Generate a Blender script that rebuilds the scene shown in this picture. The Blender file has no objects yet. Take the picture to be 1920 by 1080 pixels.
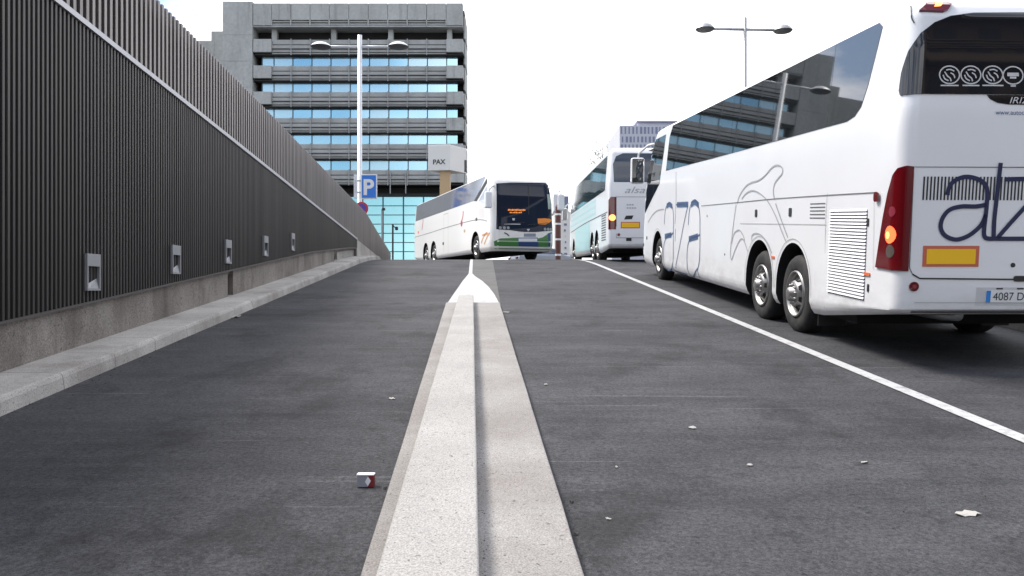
import bpy, bmesh, math, random
from mathutils import Vector, Matrix
random.seed(7)
C = bpy.context.scene.collection
F = 1530.0            # focal length in photo pixels
EYE = 1.5
SLOPE = 0.0902
# ------------------------------------------------------------------ camera
cam = bpy.data.objects.new('camera', bpy.data.cameras.new('camera'))
C.objects.link(cam)
cam.location = (0, 0, EYE); cam.rotation_euler = (math.radians(90), 0, 0)
cam.data.sensor_width = 36; cam.data.lens = F/1920*36
cam.data.clip_start = 0.05; cam.data.clip_end = 3000
bpy.context.scene.camera = cam
# ------------------------------------------------------------------ sky, sun, exposure
SUN_EL, SUN_AZ = math.radians(57), math.radians(-66)      # azimuth measured from +Y towards +X
w = bpy.data.worlds.new('World'); bpy.context.scene.world = w; w.use_nodes = True
nt = w.node_tree; nt.nodes.clear()
out = nt.nodes.new('ShaderNodeOutputWorld'); bg = nt.nodes.new('ShaderNodeBackground')
sky = nt.nodes.new('ShaderNodeTexSky'); sky.sky_type = 'NISHITA'; sky.sun_disc = False
sky.sun_elevation = SUN_EL; sky.sun_rotation = SUN_AZ; sky.dust_density = 1.5; sky.air_density = 1.0
tc = nt.nodes.new('ShaderNodeTexCoord')
mp = nt.nodes.new('ShaderNodeMapping'); mp.inputs['Scale'].default_value = (2.2, 2.2, 5.5)
nz = nt.nodes.new('ShaderNodeTexNoise'); nz.inputs['Scale'].default_value = 1.6; nz.inputs['Detail'].default_value = 8; nz.inputs['Roughness'].default_value = .58
cr = nt.nodes.new('ShaderNodeValToRGB'); cr.color_ramp.elements[0].position = .45; cr.color_ramp.elements[1].position = .60
mx = nt.nodes.new('ShaderNodeMix'); mx.data_type = 'RGBA'
mx.inputs['B'].default_value = (9.5, 9.5, 9.9, 1)      # bright cloud
nt.links.new(tc.outputs['Generated'], mp.inputs['Vector']); nt.links.new(mp.outputs['Vector'], nz.inputs['Vector'])
sep = nt.nodes.new('ShaderNodeSeparateXYZ'); nt.links.new(tc.outputs['Generated'], sep.inputs[0])
bia = nt.nodes.new('ShaderNodeMapRange'); bia.inputs['From Min'].default_value = -.34; bia.inputs['From Max'].default_value = -.24; bia.inputs['To Max'].default_value = .30
fr_ = nt.nodes.new('ShaderNodeMath'); fr_.operation = 'GREATER_THAN'; fr_.inputs[1].default_value = .3; nt.links.new(sep.outputs['Y'], fr_.inputs[0])
nt.links.new(sep.outputs['X'], bia.inputs['Value'])      # a thick cloud bank fills the sky ahead
adn = nt.nodes.new('ShaderNodeMath'); adn.operation = 'ADD'; nt.links.new(nz.outputs['Fac'], adn.inputs[0]); mb_ = nt.nodes.new('ShaderNodeMath'); mb_.operation = 'MULTIPLY'; nt.links.new(bia.outputs['Result'], mb_.inputs[0]); nt.links.new(fr_.outputs[0], mb_.inputs[1]); nt.links.new(mb_.outputs[0], adn.inputs[1])
nt.links.new(adn.outputs[0], cr.inputs['Fac']); nt.links.new(cr.outputs['Color'], mx.inputs['Factor'])
nt.links.new(sky.outputs['Color'], mx.inputs['A']); nt.links.new(mx.outputs['Result'], bg.inputs['Color'])
bg.inputs['Strength'].default_value = 0.11; nt.links.new(bg.outputs['Background'], out.inputs['Surface'])
sl = bpy.data.lights.new('sun', 'SUN'); sl.energy = 2.1; sl.angle = math.radians(18); sl.color = (1, .95, .88)
so = bpy.data.objects.new('sun', sl); C.objects.link(so)
sd = Vector((math.sin(SUN_AZ)*math.cos(SUN_EL), math.cos(SUN_AZ)*math.cos(SUN_EL), math.sin(SUN_EL)))
so.rotation_euler = (-sd).to_track_quat('-Z', 'Y').to_euler()
vs = bpy.context.scene.view_settings
vs.view_transform = 'Standard'; vs.look = 'None'; vs.gamma = 1; vs.exposure = 1.05; vs.use_curve_mapping = False

# ------------------------------------------------------------------ materials
MAT = {}
def mat(name, col, rough=.6, metal=0, spec=None, coat=0, emit=None, estr=0, ior=None, build=None):
    if name in MAT: return MAT[name]
    m = bpy.data.materials.new(name); m.use_nodes = True
    n = m.node_tree.nodes; b = n['Principled BSDF']
    b.inputs['Base Color'].default_value = (*col, 1); b.inputs['Roughness'].default_value = rough
    b.inputs['Metallic'].default_value = metal
    if spec is not None: b.inputs['Specular IOR Level'].default_value = spec
    if coat: b.inputs['Coat Weight'].default_value = coat; b.inputs['Coat Roughness'].default_value = .06
    if ior: b.inputs['IOR'].default_value = ior
    if emit: b.inputs['Emission Color'].default_value = (*emit, 1); b.inputs['Emission Strength'].default_value = estr
    if build: build(m.node_tree, b)
    MAT[name] = m; return m
def N(t, kind, **kw):
    n = t.nodes.new(kind)
    for k, v in kw.items():
        if k in n.inputs: n.inputs[k].default_value = v
        else: setattr(n, k, v)
    return n
def noise(t, scale, detail=4, rough=.55, stretch=None, rot=0, obj=True, src=None):
    if src is None:
        c = N(t, 'ShaderNodeTexCoord'); src = c.outputs['Object']
    mpn = N(t, 'ShaderNodeMapping'); mpn.inputs['Scale'].default_value = stretch or (1, 1, 1); mpn.inputs['Rotation'].default_value = (0, 0, rot)
    t.links.new(src, mpn.inputs['Vector'])
    z = N(t, 'ShaderNodeTexNoise'); z.inputs['Scale'].default_value = scale; z.inputs['Detail'].default_value = detail; z.inputs['Roughness'].default_value = rough
    t.links.new(mpn.outputs['Vector'], z.inputs['Vector']); return z.outputs['Fac']
def ramp(t, fac, stops):
    r = N(t, 'ShaderNodeValToRGB'); t.links.new(fac, r.inputs['Fac'])
    e = r.color_ramp.elements
    while len(e) < len(stops): e.new(.5)
    for i, (p, c) in enumerate(stops):
        e[i].position = p; e[i].color = (*c, 1) if len(c) == 3 else c
    return r.outputs['Color']
def mixc(t, fac, a, b, mode='MIX'):
    m = N(t, 'ShaderNodeMix', data_type='RGBA', blend_type=mode)
    for s, v in (('Factor', fac), ('A', a), ('B', b)):
        if hasattr(v, 'links') or hasattr(v, 'is_linked'): t.links.new(v, m.inputs[s])
        elif isinstance(v, (int, float)): m.inputs[s].default_value = v
        else: m.inputs[s].default_value = (*v, 1)
    return m.outputs['Result']
def bump(t, b, h, strength, dist=.01):
    n = N(t, 'ShaderNodeBump'); n.inputs['Strength'].default_value = strength; n.inputs['Distance'].default_value = dist
    t.links.new(h, n.inputs['Height']); t.links.new(n.outputs['Normal'], b.inputs['Normal'])
g = lambda v: (v, v, v)
def asphalt(t, b):
    big = ramp(t, noise(t, .35, 4, .6), [(.3, (.036, .037, .041)), (.7, (.066, .066, .070))])
    streak = ramp(t, noise(t, 1.0, 7, .7, (.22, 3.4, 1)), [(.44, g(0)), (.74, g(.5))])
    c = mixc(t, streak, big, (.105, .104, .109))
    pale = ramp(t, noise(t, .6, 6, .72, (.8, 1.5, 1)), [(.44, g(0)), (.68, g(.65))])
    c = mixc(t, pale, c, (.108, .107, .113))
    scuff = ramp(t, noise(t, 1.3, 6, .65, (.5, 5, 1), .05), [(.64, g(0)), (.72, g(.55))])
    c = mixc(t, scuff, c, (.17, .168, .172))
    thin = ramp(t, noise(t, 1.0, 2, .4, (.5, 14, 1), -.03), [(.70, g(0)), (.73, g(.5))])
    c = mixc(t, thin, c, (.16, .158, .162))
    dark = ramp(t, noise(t, 3.2, 6, .75, (1, 1.6, 1)), [(.56, g(0)), (.68, g(.7))])
    c = mixc(t, dark, c, (.030, .031, .033))
    mid = noise(t, 42, 4, .75)
    c = mixc(t, .8, c, ramp(t, mid, [(.34, g(.18)), (.5, g(.5)), (.66, g(.80))]), 'OVERLAY')
    fine = noise(t, 150, 3, .75)
    c = mixc(t, .9, c, ramp(t, fine, [(.32, g(.22)), (.5, g(.5)), (.70, g(.85))]), 'OVERLAY')
    pits = ramp(t, noise(t, 17, 3, .6, (1, 1.5, 1)), [(.28, g(.9)), (.34, g(0))])
    c = mixc(t, pits, c, (.018, .018, .018))
    tar = ramp(t, noise(t, .9, 5, .7, (1.2, .8, 1), .5), [(.52, g(1)), (.66, g(.55))])
    c = mixc(t, 1.0, c, tar, 'MULTIPLY')
    c = mixc(t, 1.0, c, (.76, .765, .78), 'MULTIPLY')
    t.links.new(c, b.inputs['Base Color']); bump(t, b, fine, .7, .005)
M_ASPH = mat('asphalt', g(.08), .85, spec=.3, build=asphalt)
def clad(t, b):
    c = ramp(t, noise(t, 1.5, 3, .5, (1, 6, .12)), [(.35, (.022, .0198, .019)), (.65, (.040, .036, .034))])
    k = N(t, 'ShaderNodeTexCoord'); sp = N(t, 'ShaderNodeSeparateXYZ'); t.links.new(k.outputs['Object'], sp.inputs[0])
    dv = N(t, 'ShaderNodeMath', operation='DIVIDE'); dv.inputs[1].default_value = 1.04; t.links.new(sp.outputs['Y'], dv.inputs[0])
    fl = N(t, 'ShaderNodeMath', operation='FLOOR'); t.links.new(dv.outputs[0], fl.inputs[0])
    wn = N(t, 'ShaderNodeTexWhiteNoise', noise_dimensions='1D'); t.links.new(fl.outputs[0], wn.inputs['W'])
    c = mixc(t, 1.0, c, ramp(t, wn.outputs['Value'], [(0, (.80, .79, .80)), (1, (1, 1, .98))]), 'MULTIPLY')
    d = ramp(t, noise(t, .9, 6, .7, (1, 1.5, .4)), [(.55, g(0)), (.75, g(.35))])
    t.links.new(mixc(t, d, c, (.075, .068, .062)), b.inputs['Base Color'])
def concrete_fn(a, bcol, speck=.8, stain=None, sc=120):
    def fn(t, b):
        c = ramp(t, noise(t, 1.3, 5, .6), [(.3, a), (.7, bcol)])
        if stain:
            s = ramp(t, noise(t, 1.1, 6, .7, (1, 1, .35)), [(.45, g(0)), (.68, g(.85))])
            c = mixc(t, s, c, stain)
        fine = noise(t, sc, 3, .75)
        c = mixc(t, speck, c, ramp(t, fine, [(.30, g(.18)), (.5, g(.5)), (.70, g(.78))]), 'OVERLAY')
        sp = ramp(t, noise(t, sc*.42, 2, .5), [(.29, g(.9)), (.34, g(0))])
        c = mixc(t, sp, c, (a[0]*.35, a[1]*.32, a[2]*.3))
        t.links.new(c, b.inputs['Base Color']); bump(t, b, fine, .35, .003)
    return fn
M_MEDIAN = mat('median_concrete', g(.45), .85, build=concrete_fn((.30, .290, .276), (.38, .37, .354)))
M_MEDLOW = mat('median_slab', g(.36), .88, build=concrete_fn((.225, .213, .20), (.325, .313, .298), stain=(.215, .195, .182)))
def kerbmat(t, b):
    concrete_fn((.36, .34, .315), (.52, .50, .465), stain=(.25, .225, .20))(t, b)
    src = b.inputs['Base Color'].links[0].from_socket
    c = N(t, 'ShaderNodeTexCoord'); s = N(t, 'ShaderNodeSeparateXYZ'); t.links.new(c.outputs['Object'], s.inputs[0])
    m = N(t, 'ShaderNodeMath', operation='PINGPONG'); m.inputs[1].default_value = .5; t.links.new(s.outputs['Y'], m.inputs[0])
    l = N(t, 'ShaderNodeMath', operation='LESS_THAN'); l.inputs[1].default_value = .007; t.links.new(m.outputs[0], l.inputs[0])
    k = N(t, 'ShaderNodeMath', operation='MULTIPLY'); k.inputs[1].default_value = .6; t.links.new(l.outputs[0], k.inputs[0])
    t.links.new(mixc(t, k.outputs[0], src, (.09, .08, .07)), b.inputs['Base Color'])
M_KERB = mat('kerb_stone', g(.35), .88, build=kerbmat)
M_PLINTH = mat('plinth_concrete', g(.18), .9, build=concrete_fn((.19, .168, .15), (.29, .265, .24), stain=(.085, .066, .055), sc=60))
M_CLAD = mat('cladding_metal', (.04, .036, .034), .5, .2, build=clad)
M_FENCE = mat('fence_metal', (.17, .155, .15), .45, .45, build=lambda t, b: t.links.new(ramp(t, noise(t, 2.0, 2, .5, (1, 7, .1)), [(.35, (.15, .137, .131)), (.65, (.23, .212, .204))]), b.inputs['Base Color']))
M_RAIL = mat('rail_aluminium', (.40, .405, .43), .45, .4)
M_LINE = mat('road_paint', g(.7), .7, build=lambda t, b: t.links.new(mixc(t, ramp(t, noise(t, 9, 6, .75), [(.50, g(0)), (.66, g(.8))]), (.46, .46, .46), (.20, .20, .20)), b.inputs['Base Color']))
def bus_paint(t, b):
    d = ramp(t, noise(t, 1.2, 5, .6), [(.35, (.79, .793, .80)), (.75, (.76, .763, .772))])
    c = N(t, 'ShaderNodeTexCoord'); sz = N(t, 'ShaderNodeSeparateXYZ'); t.links.new(c.outputs['Object'], sz.inputs[0])
    lo = N(t, 'ShaderNodeMapRange'); lo.inputs['From Min'].default_value = .95; lo.inputs['From Max'].default_value = .35; lo.inputs['To Max'].default_value = .55; t.links.new(sz.outputs['Z'], lo.inputs['Value'])
    gr_ = ramp(t, noise(t, 3.0, 6, .7, (1, 1, 2)), [(.35, g(0)), (.7, g(1))])
    mm = N(t, 'ShaderNodeMath', operation='MULTIPLY'); t.links.new(lo.outputs[0], mm.inputs[0]); t.links.new(gr_, mm.inputs[1])
    t.links.new(mixc(t, mm.outputs[0], d, (.40, .38, .35)), b.inputs['Base Color'])
M_WHITE = mat('white_paint', g(.8), .32, coat=.3, build=bus_paint)
M_GLASS = mat('tinted_glass', (.012, .014, .016), .02, ior=2.5)
M_GLASSD = mat('dark_glass', (.010, .012, .015), .04, ior=1.8)
M_GLASSL = mat('silver_glass', (.42, .42, .45), .08, .8)
M_REARG = mat('rear_glass', (.010, .012, .016), .03, ior=1.62)
M_SIDEG = mat('teal_glass', (.03, .055, .065), .04, ior=1.45)
M_BLACK = mat('black_plastic', g(.015), .55)
M_RUB = mat('rubber', g(.022), .8, build=lambda t, b: t.links.new(ramp(t, noise(t, 7, 4, .6), [(.4, g(.016)), (.7, (.045, .042, .038))]), b.inputs['Base Color']))
M_CHROME = mat('wheel_metal', (.34, .33, .315), .36, .8)
M_HOLE = mat('dark_void', g(.006), .9)
M_RED = mat('red_lens', (.12, .002, .005), .12, coat=.6)
M_REDL = mat('lit_red_lamp', (.8, .05, .02), .3, emit=(1, .10, .03), estr=1.6)
M_ORL = mat('lit_orange_lamp', (.9, .3, .08), .3, emit=(1, .35, .08), estr=1.6)
M_ORANGE = mat('orange_marker', (.75, .16, .05), .4)
M_ORRED = mat('reflector_border', (.55, .13, .07), .4)
M_YEL = mat('reflector_yellow', (.90, .52, .01), .45)
M_NAVY = mat('navy_vinyl', (.012, .018, .065), .4)
M_BLUEV = mat('blue_vinyl', (.06, .11, .22), .4)
M_GREYV = mat('grey_vinyl', (.36, .37, .38), .5)
M_SEAM = mat('panel_gap', g(.10), .8)
M_SEAML = mat('panel_gap_light', g(.42), .8)
M_STICK = mat('sticker_white', g(.55), .5)
M_PLATE = mat('plate_white', g(.72), .45)
M_EU = mat('plate_blue', (.02, .22, .60), .5)
M_INK = mat('ink_black', g(.02), .5)
M_POST = mat('lamp_post_white', (.66, .67, .69), .4, .1)
M_STEEL = mat('galvanised', (.36, .37, .38), .45, .5)
M_LAMPD = mat('lamp_underside', (.06, .065, .07), .5)
M_PBLUE = mat('sign_blue', (.02, .17, .60), .45)
M_SIGNW = mat('sign_white', (.78, .76, .71), .55)
M_TAN = mat('sign_post_tan', (.55, .38, .21), .6)
M_SIGNS = mat('sign_grey', (.42, .42, .44), .5)
def bconc(t, b):
    c = ramp(t, noise(t, .22, 6, .62, (1, 1, .6)), [(.3, (.37, .375, .35)), (.7, (.52, .525, .495))])
    f = noise(t, 2.5, 5, .7)
    c = mixc(t, .5, c, ramp(t, f, [(.3, g(.38)), (.7, g(.62))]), 'OVERLAY')
    drip = ramp(t, noise(t, 1.2, 5, .65, (1, 1, .08)), [(.55, g(0)), (.72, g(.5))])
    c = mixc(t, drip, c, (.15, .15, .135))
    t.links.new(c, b.inputs['Base Color'])
M_BCON = mat('board_concrete', g(.25), .9, build=bconc)
M_BCOND = mat('spandrel_grey', (.17, .175, .165), .8, build=lambda t, b: t.links.new(ramp(t, noise(t, .5, 5, .65), [(.3, (.34, .342, .32)), (.7, (.46, .462, .44))]), b.inputs['Base Color']))
M_BDARK = mat('building_recess', (.022, .02, .018), .8)
M_MULL = mat('mullion', (.36, .36, .35), .5)
M_MULLD = mat('mullion_dark', (.05, .10, .12), .5)
def bglass(t, b):
    c = ramp(t, noise(t, .12, 2, .5), [(.35, (.50, .74, .82)), (.7, (.60, .82, .88))]); t.links.new(c, b.inputs['Base Color'])
M_BGLASS = mat('blue_glazing', (.35, .65, .8), .10, .75, build=bglass)
M_BGLASS2 = mat('pale_glazing', (.60, .80, .85), .12, .6)
M_BGLASS3 = mat('deep_glazing', (.43, .69, .79), .08, .8)
M_CGLASS = mat('cyan_glazing', (.42, .74, .78), .12, .75)
M_FARW = mat('far_white', (.55, .55, .60), .7)
M_FARD = mat('far_window', (.20, .21, .30), .4)
M_BROWN = mat('brown_brick', (.16, .105, .07), .85)
M_CAR = mat('car_silver', (.34, .38, .43), .3, .5, coat=.5)
M_PAPER = mat('paper', (.40, .385, .35), .8)
M_PKR = mat('pack_red', (.20, .012, .016), .4)
M_LEAF = mat('leaf', (.34, .36, .30), .8)
M_BARK = mat('bark', (.36, .34, .31), .9)

# ------------------------------------------------------------------ helpers
def tag(o, label=None, cat=None, group=None, kind=None):
    if label: o['label'] = label
    if cat: o['category'] = cat
    if group: o['group'] = group
    if kind: o['kind'] = kind
    return o
def link(name, me, m, parent=None, smooth=False):
    o = bpy.data.objects.new(name, me); C.objects.link(o)
    for k in (m if isinstance(m, (list, tuple)) else [m]): me.materials.append(k)
    if parent: o.parent = parent
    if smooth:
        for p in me.polygons: p.use_smooth = True
    return o
def empty(name, loc=(0, 0, 0), mtx=None):
    o = bpy.data.objects.new(name, None); C.objects.link(o); o.empty_display_size = .3
    if mtx is not None: o.matrix_world = mtx
    else: o.location = loc
    return o
class MB:
    def __init__(s): s.v = []; s.f = []; s.mi = []; s.cm = 0
    def add(s, vs_, fs):
        n = len(s.v); s.v += [tuple(v) for v in vs_]
        for f in fs: s.f.append([n+i for i in f]); s.mi.append(s.cm)
        return s
    def box(s, a, b):
        (x0, y0, z0), (x1, y1, z1) = a, b
        return s.add([(x0, y0, z0), (x1, y0, z0), (x1, y1, z0), (x0, y1, z0), (x0, y0, z1), (x1, y0, z1), (x1, y1, z1), (x0, y1, z1)],
                     [(0, 3, 2, 1), (4, 5, 6, 7), (0, 1, 5, 4), (1, 2, 6, 5), (2, 3, 7, 6), (3, 0, 4, 7)])
    def hexa(s, p):      # 8 points: bottom ring, top ring
        return s.add(p, [(0, 3, 2, 1), (4, 5, 6, 7), (0, 1, 5, 4), (1, 2, 6, 5), (2, 3, 7, 6), (3, 0, 4, 7)])
    def lathe(s, prof, axis='z', n=32, c=(0, 0, 0), closed=False):
        vs_ = []
        for r, h in prof:
            for i in range(n):
                a = 2*math.pi*i/n; x, y = r*math.cos(a), r*math.sin(a)
                p = (x, y, h) if axis == 'z' else ((h, x, y) if axis == 'x' else (x, h, y))
                vs_.append((p[0]+c[0], p[1]+c[1], p[2]+c[2]))
        fs = []
        k = len(prof)
        for j in range(k if closed else k-1):
            for i in range(n):
                i2 = (i+1) % n; j2 = (j+1) % k
                fs.append((j*n+i, j*n+i2, j2*n+i2, j2*n+i))
        return s.add(vs_, fs)
    def tube(s, pts, r, n=10, r2=None):
        pts = [Vector(p) for p in pts]; vs_ = []; m = len(pts)
        for k, p in enumerate(pts):
            d = (pts[min(k+1, m-1)]-pts[max(k-1, 0)]).normalized()
            up = Vector((0, 0, 1)) if abs(d.z) < .9 else Vector((1, 0, 0))
            a = d.cross(up).normalized(); b = d.cross(a)
            rr = r + ((r2 if r2 is not None else r)-r)*k/max(1, m-1)
            for i in range(n):
                t = 2*math.pi*i/n; vs_.append(p+a*math.cos(t)*rr+b*math.sin(t)*rr)
        fs = [(k*n+i, k*n+(i+1) % n, (k+1)*n+(i+1) % n, (k+1)*n+i) for k in range(m-1) for i in range(n)]
        fs += [tuple(range(n))[::-1], tuple((m-1)*n+i for i in range(n))]
        return s.add(vs_, fs)
    def mesh(s, name='mesh'):
        me = bpy.data.meshes.new(name); me.from_pydata(s.v, [], s.f); me.polygons.foreach_set('material_index', s.mi)
        bm = bmesh.new(); bm.from_mesh(me); bmesh.ops.recalc_face_normals(bm, faces=bm.faces); bm.to_mesh(me); bm.free()
        me.update(); return me
    def build(s, name, m, parent=None, smooth=False): return link(name, s.mesh(name), m, parent, smooth)
def bevel(o, wd=.01, seg=2, ang=40):
    md = o.modifiers.new('bevel', 'BEVEL'); md.width = wd; md.segments = seg; md.limit_method = 'ANGLE'; md.angle_limit = math.radians(ang); return o
def P(px, py, Z): return Vector(((px-960)/F*Z, Z, EYE+(540-py)/F*Z))
def lerp_tab(tab, x):
    if x <= tab[0][0]: return tab[0][1]
    for (a, b), (c, d) in zip(tab, tab[1:]):
        if x <= c: return b+(d-b)*(x-a)/(c-a)
    return tab[-1][1]
def catmull(p, n=8, closed=False):
    o = []; m = len(p)
    for i in range(m if closed else m-1):
        a, b, c, d = (p[(i+k) % m] if closed else p[min(max(i+k, 0), m-1)] for k in (-1, 0, 1, 2))
        for j in range(n):
            t = j/n
            o.append(tuple(.5*(2*b[q]+(c[q]-a[q])*t+(2*a[q]-5*b[q]+4*c[q]-d[q])*t*t+(3*b[q]-a[q]-3*c[q]+d[q])*t**3) for q in (0, 1)))
    if not closed: o.append(tuple(p[-1]))
    return o

# ------------------------------------------------------------------ ground profile
ZC = 24.0; LC = 10.0
def gz(y):
    if y <= ZC: return SLOPE*y if y > -20 else -20*SLOPE
    t = min(y-ZC, LC); return SLOPE*ZC+SLOPE*t-SLOPE*t*t/(2*LC)
ys = [-400, -60, -20, -10] + [i*1.0 for i in range(-8, 24, 2)] + [24+.5*i for i in range(0, 21)] + [36, 40, 50, 70, 100, 200, 500, 1500]
def strip(name, m, x0, x1, dz, ylist, parent=None):      # x0/x1: functions of y (or constants)
    fx = lambda f, y: f(y) if callable(f) else f
    b = MB(); vs_ = []; fs = []
    for i, y in enumerate(ylist):
        vs_ += [(fx(x0, y), y, gz(y)+dz), (fx(x1, y), y, gz(y)+dz)]
        if i: fs.append((2*i-2, 2*i-1, 2*i+1, 2*i))
    b.add(vs_, fs); return b.build(name, m, parent)
def ylist(a, b, extra=()):
    return sorted(set([a, b]+[y for y in ys if a < y < b]+list(extra)))
tag(strip('ground', M_ASPH, -900, 900, 0, ys), kind='structure')
KX = -70/1530                      # ramp direction in plan
lane = lambda lat: (lambda y: KX*y+lat)
# edge line
tag(strip('lane_line', M_LINE, lane(3.59), lane(3.72), .008, ylist(-6, 60)), kind='structure')
def worn(t, b):
    c = ramp(t, noise(t, 1.2, 5, .7), [(.3, (.075, .074, .070)), (.7, (.115, .113, .108))])
    f = noise(t, 60, 3, .7); t.links.new(mixc(t, .8, c, ramp(t, f, [(.3, g(.3)), (.7, g(.7))]), 'OVERLAY'), b.inputs['Base Color'])
tag(strip('worn_strip', mat('worn_asphalt', g(.1), .9, build=worn), lambda y: KX*y-.10, lambda y: KX*y+.43+.012*(y-13.4), .004, ylist(13.42, 46)), kind='structure')
# centre line and painted nose of the median
tag(strip('centre_line', M_LINE, lambda y: KX*y-.15, lambda y: KX*y-.06, .008, ylist(20.6, 45)), kind='structure')
def gore():
    pts = [(20.6, -.15, -.06), (19.6, -.20, .02), (18.3, -.27, .17), (16.8, -.33, .29), (15.2, -.40, .37), (13.38, -.47, .42)]
    b = MB(); vs_ = []; fs = []
    for i, (y, a, c) in enumerate(pts):
        vs_ += [(KX*y+a, y, gz(y)+.008), (KX*y+c, y, gz(y)+.008)]
        if i: fs.append((2*i-2, 2*i-1, 2*i+1, 2*i))
    b.add(vs_, fs); return b.build('painted_nose', M_LINE)
tag(gore(), kind='structure')
# ------------------------------------------------------------------ median
med = empty('median_kerb', (0, 3, gz(3)))
tag(med, 'long pale concrete divider running up the middle of the ramp', 'kerb')
def prism_strip(x0, x1, h0, h1, ya, yb, step=.5, jit=0):
    b = MB(); n = max(1, int((yb-ya)/step)); ring = []
    for i in range(n+1):
        y = ya+(yb-ya)*i/n; z = gz(y); ja = random.uniform(-jit, jit); jb = random.uniform(-jit, jit)
        ring.append([(x0(y)+ja, y, z+h0), (x1(y)+jb, y, z+h0), (x1(y)+jb, y, z+h1), (x0(y)+ja, y, z+h1)])
    vs_ = [p for r in ring for p in r]; fs = []
    for i in range(n):
        for k in range(4):
            k2 = (k+1) % 4; fs.append((4*i+k, 4*i+k2, 4*i+4+k2, 4*i+4+k))
    fs += [(0, 1, 2, 3), tuple(4*n+k for k in (3, 2, 1, 0))]
    b.add(vs_, fs); return b
def par(o, p):
    o.parent = p; o.matrix_parent_inverse = p.matrix_world.inverted(); return o
bpy.context.view_layer.update()
tm = lambda y, a, b: a+(b-a)*(y-3)/(13.4-3)
o = prism_strip(lambda y: KX*y+tm(y, -.457, -.47), lambda y: KX*y+tm(y, .44, .41), -.05, .06, 0, 13.36, jit=.002).build('slab', M_MEDLOW); bevel(o, .012, 3); par(o, med)
o = prism_strip(lambda y: KX*y+tm(y, -.364, -.262), lambda y: KX*y+tm(y, .0156, -.02), .055, .185, 0, 13.34, jit=.0015).build('ridge', M_MEDIAN); bevel(o, .014, 3); par(o, med)
# ------------------------------------------------------------------ left pavement and kerb
def chip_kerb():
    b = MB(); n = 260; ya, yb = -4, 34; vs_ = []; fs = []
    for i in range(n+1):
        y = ya+(yb-ya)*i/n; z = gz(y)
        j = random.uniform(-.006, .006); k = random.uniform(-.005, .003)
        if 12.4 < y < 13.0: j += .03; k -= .02
        if random.random() < .07 and y > 12: j += random.uniform(.01, .03)
        xf = KX*y-3.53-(max(0, y-30)*.10)
        vs_ += [(xf+.012, y, z-.02), (xf-j, y, z+.10), (xf-.012-j, y, z+.132+k), (xf-.035-j, y, z+.140+k*.3), (xf-.15, y, z+.141), (KX*y-4.2, y, z+.145)]
        if i:
            for q in range(5): fs.append((6*i-6+q, 6*i-6+q+1, 6*i+q+1, 6*i+q))
    b.add(vs_, fs); return b.build('kerb', M_KERB)
tag(chip_kerb(), kind='structure')
# ------------------------------------------------------------------ left wall
LAT = 4.05
def wx(y, off=0): return KX*y-LAT+off
rail_z = lambda y: 4.27-.0545*(y-7.84)
wall = empty('retaining_wall', (wx(5), 5, gz(5)))
tag(wall, 'dark ribbed metal clad retaining wall on stained concrete base left of the ramp', 'wall')
bpy.context.view_layer.update()
def cladbot(y): return gz(y)+lerp_tab([(0, .585), (20, .58), (25, .47), (28, .42)], y)
def ribs():
    b = MB(); y = 0.6; per = .08; vs_ = []; pr = [(0, 0), (.026, 0), (.036, .03), (.070, .03)]
    while y < 27.9:
        for dy, dx in pr:
            yy = y+dy; vs_ += [(wx(yy, dx-.005), yy, cladbot(yy)), (wx(yy, dx-.005), yy, rail_z(yy)-.03)]
        y += per
    n = len(vs_)//2
    b.add(vs_, [(2*i, 2*i+2, 2*i+3, 2*i+1) for i in range(n-1)]); return b.build('cladding', M_CLAD)
par(ribs(), wall)
o = prism_strip(lambda y: wx(y, -.35), lambda y: wx(y, -.02), -.1, .62, -4, 13.45).build('plinth', M_PLINTH); par(o, wall)
o = prism_strip(lambda y: wx(y, -.35), lambda y: wx(y, -.02), -.1, .56, 13.75, 23.6).build('plinth', M_PLINTH); par(o, wall)
o = prism_strip(lambda y: wx(y, -.35), lambda y: wx(y, -.12), -.1, .50, 13.45, 13.75).build('plinth_joint', M_PLINTH); par(o, wall)
o = prism_strip(lambda y: wx(y, -.35), lambda y: wx(y, -.10), -.1, .36, 24.6, 28).build('plinth', M_KERB); par(o, wall)
o = prism_strip(lambda y: wx(y, -.45), lambda y: wx(y, -.4), -.1, .5, 23.6, 24.6).build('plinth_recess', M_HOLE); par(o, wall)
# thin sill trim under the cladding
b = MB(); vs_ = []; fs = []
for i in range(56):
    y = .5+27.4*i/55; z = cladbot(y)
    vs_ += [(wx(y, -.03), y, z-.02), (wx(y, .034), y, z-.02), (wx(y, .034), y, z+.006), (wx(y, -.03), y, z+.006)]
    if i: fs += [(4*i-4+k, 4*i-4+(k+1) % 4, 4*i+(k+1) % 4, 4*i+k) for k in range(4)]
b.add(vs_, fs); par(b.build('sill_trim', mat('sill_metal', (.10, .09, .085), .5, .4)), wall)
# backing slab (solid body of the wall)
b = MB()
for i in range(14):
    y0, y1 = -4+i*2.3, -4+(i+1)*2.3
    if y1 > 28: y1 = 28
    pts = [(wx(y0, -.36), y0, gz(y0)), (wx(y0, -.06), y0, cladbot(y0)-.02), (wx(y1, -.06), y1, cladbot(y1)-.02), (wx(y1, -.36), y1, gz(y1))]
    t = [(p[0], p[1], rail_z(p[1])-.05) for p in pts]
    b.hexa([(p[0], p[1], p[2]) for p in pts]+t)
par(b.build('core', M_PLINTH), wall)
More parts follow.
